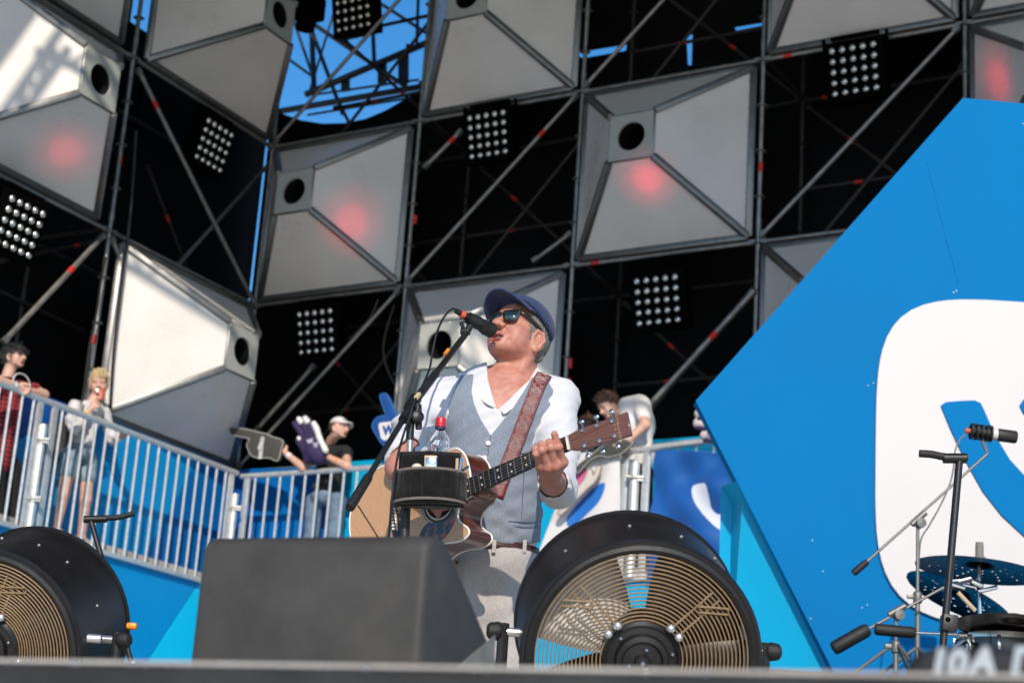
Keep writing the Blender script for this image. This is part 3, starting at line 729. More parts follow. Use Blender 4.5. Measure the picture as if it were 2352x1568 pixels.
# ------------------------------------------------------------------ floor monitor at the stage edge
an = rad(23); sd = V(math.sin(an), math.cos(an), 0); bk = V(-math.cos(an), math.sin(an), 0)
r0 = V(-.113, 3.0, 0); Wm = .432
MON = mat('scuffed black paint', (.046, .043, .039), .6, 0, .25, 7, .12, 220, .35)
t = thing('stage_monitor', 'blurred dark grey wedge monitor on the stage edge in front of the singer', 'speaker', r0 + bk * .2 + sd * .15)
prof = [(.0, .004), (.0, .362), (.025, .379), (.075, .379), (.335, .21), (.36, .17), (.37, .004)]
b = MB(); b.prism([r0 + sd * u_ + V(0, 0, z_) for u_, z_ in prof], bk * Wm); b.build('cabinet', MON, t, bevel=.022, seg=4)
b = MB(); b.prism([r0 + sd * u_ + V(0, 0, z_) - bk * -.001 for u_, z_ in ((.13, .17), (.30, .255), (.315, .06))], bk * -.004); b.build('side_plate', mat('lit side plate', (.20, .19, .165), .5, .2, .25, 20), t, bevel=.001, seg=1)  # pale triangle standing for the lit handle recess
b = MB(); b.lathe([(.001, 0), (.014, 0), (.016, .004), (.001, .006)], r0 + sd * .16 + V(0, 0, .06), -bk, 12); b.build('side_socket', mat('red socket', (.3, .03, .06), .4), t, fixn=False)
b = MB(); f0 = [r0 + sd * u_ + V(0, 0, z_) for u_, z_ in ((.09, .374), (.325, .222))]; nn = V(sd.x * .55, sd.y * .55, .83)
b.prism([f0[0] + bk * .03, f0[0] + bk * (Wm - .03), f0[1] + bk * (Wm - .03), f0[1] + bk * .03], nn * .004); b.build('front_grille', BLACKPAINT, t)

# ------------------------------------------------------------------ marked black case at lower right
t = thing('equipment_case', 'blurred black case with white painted marking 10 A at lower right', 'case', atY(2240, 1600, 1.64))
p = atY(2078, 1478, 1.66); q = atY(2420, 1490, 1.62); d = (q - p); d.z = 0; d.normalize(); yn = V(-d.y, d.x, 0)
b = MB(); b.prism([V(p.x, p.y, .001), V(p.x, p.y, p.z - .014), V(p.x, p.y, p.z) + d * .02, V(p.x, p.y, p.z) + d * .6, V(p.x, p.y, .001) + d * .6], yn * .3); b.build('case_body', mat('matt black fabric', (.008, .009, .012), .7, 0, .2, 20, .1, 100), t, bevel=.012, seg=3)
wp = mat('chalky white paint', (.40, .44, .47), .7, 0, .1, 40)
for s_, x, y in (('10', 2172, 1526), ('A', 2254, 1526), ('П', 2352, 1534)):
    c = atY(x, y - 5, 1.64); k = (c - p).dot(d); c = V(p.x, p.y, c.z) + d * k - yn * .001
    text_mb(s_, .032, c, d, V(0, 0, 1), .001, shear=.18, bold=.0016).build('painted_mark', wp, t)

# ------------------------------------------------------------------ pedestals with lever handles
def lever_stand(label, top, foot, tip, Y, clamp=None, r=.0135, bend=.012):
    a, b_ = atY(*top, Y), atY(*foot, Y); d = (a - b_).normalized(); base = b_ - d * (b_.z / d.z)
    t = thing('lever_stand', label, 'stand', base, None, 'black stands with a lever handle')
    b = MB(); b.tube([base, a], r, 14); b.build('pole', FANBLACK, t, fixn=False)
    b = MB(); b.lathe([(.001, 0), (.13, 0), (.13, .008), (.02, .016), (.001, .016)], V(base.x, base.y, .002), (0, 0, 1), 24); b.build('base_plate', BLACKPAINT, t, fixn=False)
    pts = [atY(x, y, Y) for x, y in tip]; pts[0] = pts[0] + V(0, -.0, 0)
    b = MB(); b.tube([Vector(p) for p in smooth_poly(pts, 5, False)], [r * (.95 if i < 5 else 1.05) for i in range(5 * (len(pts) - 1) + 1)], 12); b.build('lever', RUBBER, t, fixn=False)
    b = MB(); b.tube([a + (pts[0] - pts[1]).normalized() * .02, a - (pts[0] - pts[1]).normalized() * .05], r * 1.35, 14); b.build('head_clamp', FANBLACK, t, fixn=False)
    if clamp:
        c = atY(*clamp, Y); b = MB(); b.box(c, (.048, .045, .05), d.to_track_quat('Z', 'Y').to_matrix()); k = b.build('collar', BLACKPAINT, t, bevel=.004)
        b = MB(); b.lathe([(.001, -.004), (.008, -.004), (.008, 0), (.001, 0)], c + V(-.008, -.024, .008), (0, -1, 0), 12); b.build('screw', CHROME, k, fixn=False)
    return t
lever_stand('tall black stand with a bent lever handle beside the drum kit at right', (2204, 1052), (2166, 1482), ((2222, 1050), (2190, 1050), (2165, 1048), (2140, 1043), (2112, 1041)), 5.5, (2179, 1431), .0115)
lever_stand('black stand with a lever handle sticking up behind the left fan', (208, 1192), (236, 1290), ((198, 1190), (240, 1189), (275, 1187), (308, 1178)), 5.6, None, .0085)

# ------------------------------------------------------------------ drum kit corner on the riser
RZ = .838
BRONZE = mat('dark cymbal bronze', (.10, .085, .07), .34, 1., .25, 30)
def cymbal(label, c, nrm_, R, holes, M=BRONZE, bell=.03):
    n = Vector(nrm_).normalized(); t = thing('cymbal', label, 'cymbal', c, None, 'cymbals of the drum kit')
    u, w_ = perp(n); na, nr = 120, 36; vs = []
    hz = lambda r: bell * math.exp(-(r / (R * .2)) ** 4) - .03 * (r / R) ** 2
    for i in range(nr + 1):
        r = .006 + (R - .006) * i / nr
        for j in range(na):
            a = 2 * math.pi * j / na; vs.append(Vector(c) + (u * math.cos(a) + w_ * math.sin(a)) * r + n * hz(r))
    skip = set()
    for a, r in holes:
        i = int((r * R - .006) / (R - .006) * nr); j = int(a / 360 * na) % na; wd = max(1, int(round(.012 / (r * R * 2 * math.pi / na))))
        for di in (0, 1):
            for dj in range(wd): skip.add((i + di, (j + dj) % na))
    fs = [(i * na + j, i * na + (j + 1) % na, (i + 1) * na + (j + 1) % na, (i + 1) * na + j) for i in range(nr) for j in range(na) if (i, j) not in skip]
    b = MB(); b.add(vs, fs); b.build('disc', M, t, solid=.0025)
    return t, n
hol1 = [(a + k * 3, r) for a in range(0, 360, 24) for k, r in enumerate((.4, .53, .66, .79))]
hol2 = [(a + dx, r) for a in range(0, 360, 40) for dx, r in ((0, .45), (0, .62), (9, .53), (10, .71), (-9, .71), (0, .8))]
c1 = atY(2250, 1296, 8.7)
cymbal('upper cymbal with rows of round holes seen edge on at right', c1, (.10, .0, 1), .30, hol1)
c2 = atY(2208, 1362, 8.9)
cymbal('tilted cymbal with clusters of holes under the upper one', c2, (.40, .02, .9), .27, hol2, mat('teal reflecting cymbal', (.035, .055, .058), .3, 1., .2, 20))  # teal tint stands for blue reflected in dark bronze
c3 = atY(2330, 1425, 8.0)
cymbal('lowest bronze cymbal cut by the right edge', c3, (.06, .06, 1), .26, [])
kit = thing('cymbal_stand', 'chrome stand holding the upper cymbal', 'stand', V(c1.x, c1.y, RZ))
b = MB(); b.tube([V(c1.x, c1.y, RZ), c1 + V(0, 0, .02)], .011, 10); b.build('pole', CHROME, kit, fixn=False)
b = MB(); b.lathe([(.001, .075), (.018, .072), (.02, .05), (.02, .005), (.03, 0), (.03, -.012), (.001, -.012)], c1 + V(0, 0, .035), (0, 0, 1), 16); b.build('felt_nut', mat('grey felt', (.2, .19, .17), .9), kit, fixn=False)
b = MB(); b.box(c1 + V(-.03, -.02, -.09), (.08, .03, .03), Matrix.Rotation(.5, 3, 'Y')); b.box(c1 + V(.03, -.02, -.12), (.1, .025, .02), Matrix.Rotation(-.3, 3, 'Y')); b.lathe([(.015, -.02), (.02, 0), (.015, .02)], c1 + V(0, 0, -.1), (0, 0, 1), 12); b.build('tilter', CHROME, kit, bevel=.004)
for k in range(3):
    a = k * 2.094 + .4; b = MB(); b.tube([V(c1.x, c1.y, RZ + .35), V(c1.x + .32 * math.cos(a), c1.y + .32 * math.sin(a), RZ + .012)], .009, 8); b.build('leg', CHROME, kit, fixn=False)
b = MB(); b.ell(c2 + V(0, 0, .0), (.1, .06, .04)); 
# boom arm with counterweight on a chrome stand
def boom_stand(label, foot, top, a, b_, weight, wr, Y, M=CHROME, wlen=None, zbase=RZ, r=.0085):
    tp = atY(*top, Y); ft = V(tp.x, tp.y, zbase); t = thing('boom_stand', label, 'stand', ft, None, 'boom stands around the drum kit')
    b = MB(); mid = ft.lerp(tp, .55); b.tube([ft, mid], r * 1.45, 12); b.tube([mid, tp], r, 12); b.build('pole', M, t, fixn=False)
    b = MB(); b.lathe([(.011, -.03), (.021, -.028), (.021, .02), (.011, .03)], mid, (0, 0, 1), 14); b.box(mid + V(-.03, 0, 0), (.04, .012, .02)); b.build('height_clamp', M, t, bevel=.003)
    A_, B_ = atY(*a, Y), atY(*b_, Y); b = MB(); b.tube([A_, B_], r * .8, 10); b.build('boom', M, t, fixn=False)
    W_ = atY(*weight, Y); d = (W_ - A_).normalized(); b = MB(); b.tube([A_ - d * .005, A_ + d * .01, W_ - d * .01, W_], [wr * .8, wr, wr, wr * .85], 14); b.build('counterweight', RUBBER, t, fixn=False)
    b = MB(); dd = (B_ - A_).normalized(); b.tube([tp - dd * .04, tp + dd * .05], r * 1.7, 12); b.lathe([(.001, -.02), (.024, -.018), (.024, .018), (.001, .02)], tp + V(.01, -.01, -.02), (.2, -1, 0), 16); b.build('boom_joint', M, t, fixn=False)
    for k in range(3):
        q = k * 2.094 + .9; b = MB(); b.tube([ft + V(0, 0, .22), V(ft.x + .26 * math.cos(q), ft.y + .26 * math.sin(q), zbase + .012)], .008, 8); b.build('leg', M, t, fixn=False)
    return t
GREYM = mat('satin nickel', (.20, .195, .18), .5, .6, .1, 30)
boom_stand('grey boom stand carrying the overhead microphone above the drums', None, (2108, 1192), (1990, 1290), (2268, 1042), (1960, 1316), .017, 8.6, GREYM)
boom_stand('chrome boom stand with a long slanted black counterweight', None, (2058, 1402), (1992, 1445), (2168, 1348), (1914, 1489), .033, 8.5, GREYM)
boom_stand('cymbal boom with a level black counterweight in front of the drums', None, (2222, 1458), (2100, 1452), (2330, 1462), (2010, 1444), .026, 8.2, CHROME)
# overhead microphone
mo = thing('overhead_microphone', 'large black studio microphone on the boom above the drums', 'microphone', atY(2275, 1000, 8.6))
a, c = atY(2290, 998, 8.6), atY(2335, 1004, 8.6); d = (c - a).normalized()
b = MB(); b.tube([a, a + d * .004, c - d * .006, c], [.026, .031, .031, .026], 20); b.build('grille_body', mat('dark mic mesh', (.05, .047, .042), .5, .6, .2, 200), mo, fixn=False)
b = MB(); b.tube([a - d * .03, a], .029, 20); b.build('pale_ring', mat('pale enamel', (.6, .58, .55), .4), mo, fixn=False)
b = MB(); q = a - d * .075; b.tube([q - d * .05, q + d * .04], .026, 16)
for k in (-.05, -.025, 0, .025, .045): b.lathe([(.03, -.006), (.04, -.004), (.04, .004), (.03, .006)], q + d * k, d, 18)
for k in range(6):
    a2 = k * 1.047; u, w_ = perp(d); b.tube([q - d * .05 + (u * math.cos(a2) + w_ * math.sin(a2)) * .04, q + d * .045 + (u * math.cos(a2 + .5) + w_ * math.sin(a2 + .5)) * .04], .003, 5)
b.build('shock_mount', RUBBER, mo, fixn=False)
b = MB(); b.tube([q + V(0, 0, -.03), atY(2268, 1040, 8.6)], .009, 8); b.build('mount_stem', GREYM, mo, fixn=False)
b = MB(); b.tube([q - d * .05, q - d * .08], .013, 12); b.build('plug', mat('red plug', (.5, .1, .06), .4), mo, fixn=False)
cp = [q - d * .08] + [atY(x, y, 8.6) for x, y in ((2216, 998), (2204, 1010), (2194, 1035), (2190, 1075), (2182, 1110), (2160, 1160), (2135, 1205), (2115, 1240), (2110, 1300))]
b = MB(); b.tube([Vector(p) for p in smooth_poly(cp, 6, False)], .0045, 6)
tag(b.build('microphone_cable', mat('grey cable', (.16, .155, .15), .5), fixn=False), 'thin grey cable drooping from the overhead microphone to its stand', 'cable')
# small clutter of chrome hardware between the cymbals, a tom and drum sticks
tm = thing('floor_tom', 'dark drum just above the black case at the right edge', 'drum', atY(2300, 1500, 8.3))
p = atY(2300, 1470, 8.3); b = MB(); b.lathe([(.001, 0), (.2, 0), (.2, -.22), (.001, -.22)], p, (0, 0, 1), 36); b.build('shell', mat('dark lacquer', (.015, .012, .012), .2, 0, .2, 9, coat=.6), tm, fixn=False)
b = MB(); b.lathe([(.196, .012), (.21, .012), (.21, -.012), (.196, -.012)], p, (0, 0, 1), 36, closed=True); b.build('hoop', CHROME, tm, fixn=False)
for k in range(10):
    a = k * .628; b = MB(); b.box(p + V(.212 * math.cos(a), .212 * math.sin(a), -.04), (.016, .016, .07)); b.build('lug', CHROME, tm, bevel=.004)
hw = thing('hardware_clamp', 'chrome clamps and wing nuts beside the tilted cymbal', 'clamp', atY(2210, 1345, 8.55))
random.seed(5)
for k, (x, y) in enumerate(((2190, 1335), (2215, 1330), (2200, 1350), (2178, 1352), (2225, 1345))):
    b = MB(); q = atY(x, y, 8.55); b.tube([q - V(.03, 0, random.uniform(-.015, .015)), q + V(.03, 0, random.uniform(-.015, .015))], random.uniform(.009, .018), 10); b.build('clamp_piece', CHROME, hw, fixn=False)
b = MB(); b.tube([atY(2200, 1360, 8.5), atY(2240, 1402, 8.5)], .011, 8); b.build('wooden_rod', mat('pale wood', (.5, .38, .25), .5), hw, fixn=False)

# ------------------------------------------------------------------ banners on the right railing
CLOTHB = mat('blue flag cloth', (.002, .082, .33), .6, 0, .12, 3, .1, 200, .3, sheen=.2)
CLOTHW = mat('white flag print', (.62, .66, .76), .6, 0, .05, 3, .1, 200, .3)
def cloth(name, label, corners, off, holes, mats, folds, nx=170, ny=150, fn=pxC):
    """corners TL,TR,BR,BL in picture px on the railing plane; folds(u,v)->displacement along the normal"""
    TL, TR, BR, BL_ = corners; rows = []; px = []
    for j in range(ny + 1):
        v = j / ny; r = []; pr = []
        for i in range(nx + 1):
            u = i / nx
            x = (TL[0] * (1 - u) + TR[0] * u) * (1 - v) + (BL_[0] * (1 - u) + BR[0] * u) * v
            y = (TL[1] * (1 - u) + TR[1] * u) * (1 - v) + (BL_[1] * (1 - u) + BR[1] * u) * v
            r.append(fn(x, y, off) + nC * folds(u, v)); pr.append((x, y))
        rows.append(r); px.append(pr)
    b = MB(); b.grid(rows); n = 0
    for j in range(ny):
        for i in range(nx):
            x = (px[j][i][0] + px[j + 1][i + 1][0]) / 2; y = (px[j][i][1] + px[j + 1][i + 1][1]) / 2
            for k, poly in enumerate(holes):
                if inpoly(x, y, poly): b.mi[n] = k + 1
            n += 1
    return b.build(name, mats, solid=.003, sharp=180)
f = cloth('flag', '', ((1508, 1034), (1730, 1040), (1730, 1300), (1480, 1330)), RO + .1, [[tuple(p) for p in smooth_poly(((1588, 1118), (1600, 1110), (1622, 1112), (1630, 1140), (1632, 1165), (1650, 1180), (1668, 1160), (1690, 1170), (1690, 1230), (1672, 1226), (1640, 1206), (1608, 1172), (1592, 1142)), 5)]], [CLOTHB, CLOTHW],
          lambda u, v: .03 * math.sin(9 * u + 5 * v) * v + .03 * math.sin(17 * u * (1 - .4 * v) - 9 * v + 1) * (.35 + .65 * v) + .035 * math.sin(14 * v + 6 * u) * (1 - v))
tag(f, 'deep blue flag with a white curl draped over the railing left of the blue board', 'flag')
f = cloth('banner', '', ((1330, 1040), (1425, 1040), (1420, 1250), (1225, 1300)), RO + .06, [
    [tuple(p) for p in smooth_poly(((1303, 1092), (1325, 1070), (1352, 1080), (1345, 1105), (1318, 1150), (1298, 1148), (1290, 1125)), 4)],
    [tuple(p) for p in smooth_poly(((1300, 1190), (1330, 1150), (1362, 1120), (1392, 1110), (1380, 1150), (1350, 1180), (1310, 1210)), 4)],
    [tuple(p) for p in smooth_poly(((1250, 1150), (1275, 1110), (1300, 1150), (1290, 1190), (1255, 1200)), 4)],
    ], [mat('white banner print', (.66, .64, .64), .5), mat('pink print', (.58, .10, .27), .5), mat('blue print', (.02, .16, .55), .5), mat('cream print', (.62, .55, .52), .5)], lambda u, v: .02 * math.sin(9 * u + 3 * v))
tag(f, 'white banner with pink and blue print hung behind the elbow of the singer', 'banner')
# ------------------------------------------------------------------ the singer
SY = 5.7
def S(x, y, dy=0): return atY(x, y, SY + dy)
CAMn = np.array(CAM); CRn, CUn, CFn = np.array(CR), np.array(CU), np.array(CF)
def topx(P):
    d = P - CAMn; z = d @ CFn
    return np.stack([VW / 2 + FPX * (d @ CRn) / z, VH / 2 - FPX * (d @ CUn) / z], -1)
def poly_sd(poly, scale=745.):
    """signed distance (metres at the singer) of a picture polygon swept along the view rays: a cut pattern for cloth"""
    A = np.array(poly, float); Bq = np.roll(A, -1, 0)
    def fn(P):
        q = topx(P); d = np.full(q.shape[:-1], 1e9); ins = np.zeros(q.shape[:-1], bool)
        for a, b in zip(A, Bq):
            e = b - a; w = q - a; t = np.clip((w @ e) / (e @ e), 0, 1)
            d = np.minimum(d, ((w - t[..., None] * e) ** 2).sum(-1))
            c = ((a[1] > q[..., 1]) != (b[1] > q[..., 1])) & (q[..., 0] < (b[0] - a[0]) * (q[..., 1] - a[1]) / ((b[1] - a[1]) or 1e-9) + a[0])
            ins ^= c
        d = np.sqrt(d) / scale; return np.where(ins, -d, d)
    return fn
def march(sdf, x, y, off=0., t0=3.5, t1=7.5):
    """first point of the surface (inflated by off) on the ray through picture point x, y"""
    d = np.array(ray(x, y)); t = np.linspace(t0, t1, 900); P = CAMn + d * t[:, None]
    v = sdf.eval(P) - off; k = np.argmax(v < 0)
    if v[k] >= 0: return None
    a, b = v[k - 1], v[k]; tt = t[k - 1] + (t[k] - t[k - 1]) * a / (a - b)
    return Vector(CAMn + d * tt)

SKIN = mat('weathered skin', (.41, .155, .105), .48, 0, .16, 34, .08, 700, .4, sss=.05, col2=(.52, .245, .18))
SKINL = mat('lips', (.42, .13, .11), .4, 0, .1, 60)
SKIN2 = mat('pale skin', (.62, .36, .27), .5, 0, .08, 20, sss=.1)
MOUTH = mat('mouth cavity', (.05, .012, .012), .6)
TEETH = mat('teeth', (.7, .66, .56), .3)
SHIRT = mat('white cotton', (.60, .59, .60), .8, 0, .03, 30, .25, 180, .2, sheen=.2)
HAIRG = mat('grey hair', (.19, .165, .14), .6, 0, .6, 260, .8, 420, aniso=(1, 1, .2))
def cloth_mat(name, c1, c2, fx, fz, rough=.85, bump=.4):
    """woven cloth: two thread directions as fine stretched noise"""
    M = mat(name, c1, rough, 0, 0, 8, 0, 60, .2, sheen=.15); nt = M.node_tree; b = nt.nodes['Principled BSDF']
    tc = nt.nodes.new('ShaderNodeTexCoord'); ns = []
    for sc in ((fx, fx, fz), (fz, fx, fx)):
        mp = nt.nodes.new('ShaderNodeMapping'); mp.inputs['Scale'].default_value = sc; nt.links.new(tc.outputs['Object'], mp.inputs[0])
        n = nt.nodes.new('ShaderNodeTexNoise'); n.inputs['Scale'].default_value = 1; n.inputs['Detail'].default_value = 3; nt.links.new(mp.outputs[0], n.inputs['Vector']); ns.append(n)
    ad = nt.nodes.new('ShaderNodeMath'); ad.operation = 'ADD'; nt.links.new(ns[0].outputs[0], ad.inputs[0]); nt.links.new(ns[1].outputs[0], ad.inputs[1])
    r = nt.nodes.new('ShaderNodeMapRange'); r.inputs['From Min'].default_value = .75; r.inputs['From Max'].default_value = 1.25; nt.links.new(ad.outputs[0], r.inputs[0])
    mx = nt.nodes.new('ShaderNodeMixRGB'); mx.inputs[1].default_value = (*c1, 1); mx.inputs[2].default_value = (*c2, 1); nt.links.new(r.outputs[0], mx.inputs[0]); nt.links.new(mx.outputs[0], b.inputs['Base Color'])
    bp = nt.nodes.new('ShaderNodeBump'); bp.inputs['Strength'].default_value = bump; bp.inputs['Distance'].default_value = .002; nt.links.new(ad.outputs[0], bp.inputs['Height']); nt.links.new(bp.outputs[0], b.inputs['Normal'])
    return M
VEST = cloth_mat('blue grey linen', (.135, .165, .21), (.28, .315, .37), 900, 70)
CAPM = cloth_mat('blue herringbone denim', (.010, .018, .055), (.050, .070, .155), 620, 140, bump=.6)
TROUS = cloth_mat('light grey wool', (.33, .30, .285), (.46, .43, .41), 380, 90)

singer = thing('person', 'singer in a blue flat cap, sunglasses and grey blue vest playing an acoustic guitar', 'person', V(.03, SY, 0))

# head frame: x = his left, y = forward, z = up
HA, HP = rad(40), rad(20)
f0 = V(-math.sin(HA), -math.cos(HA), 0); Xh = V(math.cos(HA), -math.sin(HA), 0); Fh = f0 * math.cos(HP) + V(0, 0, 1) * math.sin(HP); Zh = -f0 * math.sin(HP) + V(0, 0, 1) * math.cos(HP)
_r = Matrix.Rotation(rad(2), 3, Fh); Xh, Zh = _r @ Xh, _r @ Zh
H0 = S(1191, 786, .0)
HM = Matrix((Xh, Fh, Zh)).transposed().to_4x4(); HM.translation = H0; HI = HM.inverted()
def hl(p): return HI @ Vector(p)

def head_sdf(ears=True):
    q = SDF()
    q.ell((0, -.014, .042), (.0745, .098, .09), None, .02)
    q.ell((0, .028, -.012), (.065, .067, .078), None, .03)
    q.ell((0, .052, .062), (.058, .044, .045), None, .03)
    for s in (-1, 1):
        q.cone((s * .051, .002, -.037), (s * .019, .071, -.070), .020, .019, .025)
        q.ell((s * .040, .060, -.016), (.026, .027, .026), None, .03)
        q.ell((s * .041, .047, -.044), (.018, .028, .026), None, .025)
    q.cone((-.042, .077, .046), (.042, .077, .046), .0135, .0135, .02)
    q.ell((0, .085, -.0745), (.026, .021, .0175), None, .014)
    q.ell((0, .010, -.071), (.041, .042, .022), None, .018)
    q.cone((0, .088, .038), (0, .116, -.003), .0095, .0130, .012)
    q.ell((0, .1165, -.009), (.0175, .0160, .0140), None, .008)
    for s in (-1, 1):
        q.ell((s * .0165, .1025, -.0125), (.0105, .0135, .0105), None, .006)
        q.ell((s * .033, .098, .024), (.019, .018, .011), None, .012, '-')
        q.ell((s * .032, .0775, .024), (.0155, .0145, .0125), None, .006)
        q.cone((s * .021, .100, -.016), (s * .039, .083, -.056), .0048, .003, .009, '-')
        q.cone((s * .018, .1005, .004), (s * .050, .083, .0), .003, .002, .012, '-')
    q.ell((0, .086, -.049), (.031, .018, .022), None, .02)
    lipu = [(-.029, .082, -.046), (-.014, .097, -.0405), (0, .1015, -.041), (.014, .097, -.0405), (.029, .082, -.046)]
    lipl = [(-.027, .082, -.050), (-.013, .0945, -.0610), (0, .098, -.0630), (.013, .0945, -.0610), (.027, .082, -.050)]
    q.chain(lipu, [.003, .0048, .0045, .0048, .003], .007); q.chain(lipl, [.003, .005, .0062, .005, .003], .007)
    q.ell((0, .100, -.0515), (.0225, .028, .0078), None, .003, '-')
    q.ell((0, .1005, -.0665), (.018, .007, .0025), None, .006, '-')
    for s in (-1, 1): q.ell((s * .0085, .1130, -.0225), (.0052, .0075, .0050), None, .003, '-')
    for s in (-1, 1) if ears else ():      # ears
        e = Matrix.Rotation(rad(-14), 3, 'X') @ Matrix.Rotation(s * rad(30), 3, 'Z')
        c = V(s * .0800, .002, -.012)
        q.ell(c, (.0085, .027, .035), e, .006)
        q.ell(c + V(s * .009, .005, .003), (.0075, .014, .020), e, .004, '-')
        q.chain([c + e @ V(s * .006, .016, .012), c + e @ V(s * .008, .004, .032), c + e @ V(s * .009, -.016, .024), c + e @ V(s * .008, -.022, .0), c + e @ V(s * .005, -.008, -.024)], [.004, .0045, .0045, .0045, .004], .004)
        q.ell(c + e @ V(s * .002, .004, -.03), (.006, .009, .01), e, .006)
        q.chain([c + e @ V(s * .004, -.006, .02), c + e @ V(s * .006, -.006, .0), c + e @ V(s * .004, .002, -.014)], [.0025, .003, .003], .004)
    return q
# torso shapes, shared by skin, shirt and vest
def torso_sdf():
    q = SDF()
    q.ell(S(1152, 972, .0), (.168, .118, .20), None, .05)
    q.ell(S(1122, 1110, -.005), (.160, .122, .20), None, .08)
    q.ell(S(1112, 1235, .0), (.158, .115, .16), None, .08)
    q.cone(S(1026, 914, .02), S(1284, 916, .02), .056, .058, .07)
    q.cone(S(1186, 862, .03), S(1168, 910, .03), .050, .09, .05)
    q.ell(S(1085, 950, -.06), (.085, .055, .08), None, .05); q.ell(S(1215, 950, -.06), (.085, .055, .08), None, .05)
    return q
TOR = torso_sdf()
# skin: head, neck and chest in one surface
sk = head_sdf()
nb = [hl(S(1174, 908, .01)), hl(S(1190, 850, .01)), hl(S(1204, 800, .022))]
sk.cone(nb[0], nb[1], .070, .053, .02); sk.cone(nb[1], nb[2], .053, .052, .02)
sk.cone(hl(S(1226, 800, -.03)), hl(S(1172, 893, -.07)), .012, .009, .03); sk.cone(hl(S(1148, 842, -.035)), hl(S(1153, 892, -.075)), .011, .009, .02)
sk.ell(hl(S(1147, 862, -.055)), (.011, .012, .016), None, .012)
Rm = np.array(HM)[:3, :3]; tm_ = np.array(HM)[:3, 3]
sk.fn(lambda P: TOR.eval(P @ Rm.T + tm_) + .006, .02)
def wrinkles(P):
    x, y, z = P[..., 0], P[..., 1], P[..., 2]
    fore = .0007 * np.sin(z * 560 + 18 * x * x * 100) * np.exp(-((z - .068) / .016) ** 2) * (y > .05)
    crow = .0006 * np.sin((z - .02) * 620 + 9 * y * 60) * np.exp(-((np.abs(x) - .062) / .010) ** 2 - ((y - .055) / .016) ** 2)
    neck = .0004 * np.sin(y * 190 + z * 260 + 2.5 * np.sin(x * 60) + 2 * np.sin(z * 45)) * np.clip((-z - .095) / .03, 0, 1) * np.clip((z + .26) / .05, 0, 1)
    return fore + crow + neck
sk.fn(wrinkles, op='d'); sk.fn(wob(.0005, 90, 110, 130, 3), op='d')
hd = sk.mesh((-.14, -.16, -.33), (.14, .165, .145), .0029, HM)
def lipmask(b, inv):
    A = np.array(b.v); fc = np.array([A[f].mean(0) for f in b.f]); L = fc @ np.array(inv)[:3, :3].T + np.array(inv)[:3, 3]
    x, y, z = L.T
    mouth = (np.abs(x) < .021) & (y > .06) & (y < .0945 - 9 * x * x) & (((z + .0515) / .0088) ** 2 + (x / .0235) ** 2 < 1)
    lip = (((x / .030) ** 2 + ((z + .0515) / .0165) ** 2) < 1) & (y > .084 - 3 * x * x) & ~mouth
    lip &= ~((z > -.0400))
    return np.where(mouth, 2, np.where(lip, 1, 0)).tolist()
hd.mi = lipmask(hd, HI)

# hands -----------------------------------------------------------------------------------------
def finger(q, pts, r0, r1, k=.006):
    n = len(pts); rs = [r0 + (r1 - r0) * i / (n - 1) for i in range(n)]
    q.chain(pts, rs, k)
    for i in range(1, n - 1): q.ell(pts[i], (rs[i] * 1.04,) * 3, None, k)
ND = -.632
lh = SDF()
fl = [  # knuckle, middle joint, end joint, tip: index .. little finger
    [S(1293, 1061, ND - .012), S(1283, 1026, ND - .052), S(1279, 1017, ND - .034), S(1278, 1021, ND - .013)],
    [S(1275, 1070, ND - .016), S(1264, 1027, ND - .058), S(1262, 1016, ND - .038), S(1262, 1022, ND - .014)],
    [S(1257, 1074, ND - .014), S(1245, 1033, ND - .058), S(1243, 1021, ND - .040), S(1244, 1027, ND - .014)],
    [S(1241, 1071, ND - .006), S(1231, 1042, ND - .050), S(1229, 1031, ND - .036), S(1230, 1036, ND - .012)]]
for i, P_ in enumerate(fl): finger(lh, P_, (.0118, .0118, .0112, .0100)[i], (.0088, .0088, .0085, .0075)[i])
wr = S(1262, 1097, ND + .055)
lh.cone(fl[0][0], wr, .0145, .021, .012); lh.cone(fl[1][0], wr, .0145, .022, .012); lh.cone(fl[2][0], wr, .0140, .022, .012); lh.cone(fl[3][0], wr, .0130, .020, .012)
th = [S(1278, 1080, ND + .045), S(1284, 1050, ND + .045), S(1280, 1022, ND + .042), S(1273, 996, ND + .028)]
lh.chain(th, [.017, .0145, .0122, .0095], .012)
EL = S(1284, 1126, -.30)
lh.cone(wr, Vector(wr).lerp(EL, .35), .0265, .034, .015); lh.cone(Vector(wr).lerp(EL, .35), EL, .034, .043, .02)
lh.fn(wob(.0006, 160, 180, 140, 5), op='d')
lo = [min(p[i] for p in [q_ for f_ in fl for q_ in f_] + th + [wr, EL]) - .05 for i in range(3)]; hi = [max(p[i] for p in [q_ for f_ in fl for q_ in f_] + th + [wr, EL]) + .05 for i in range(3)]
hb = lh.mesh(lo, hi, .0030)
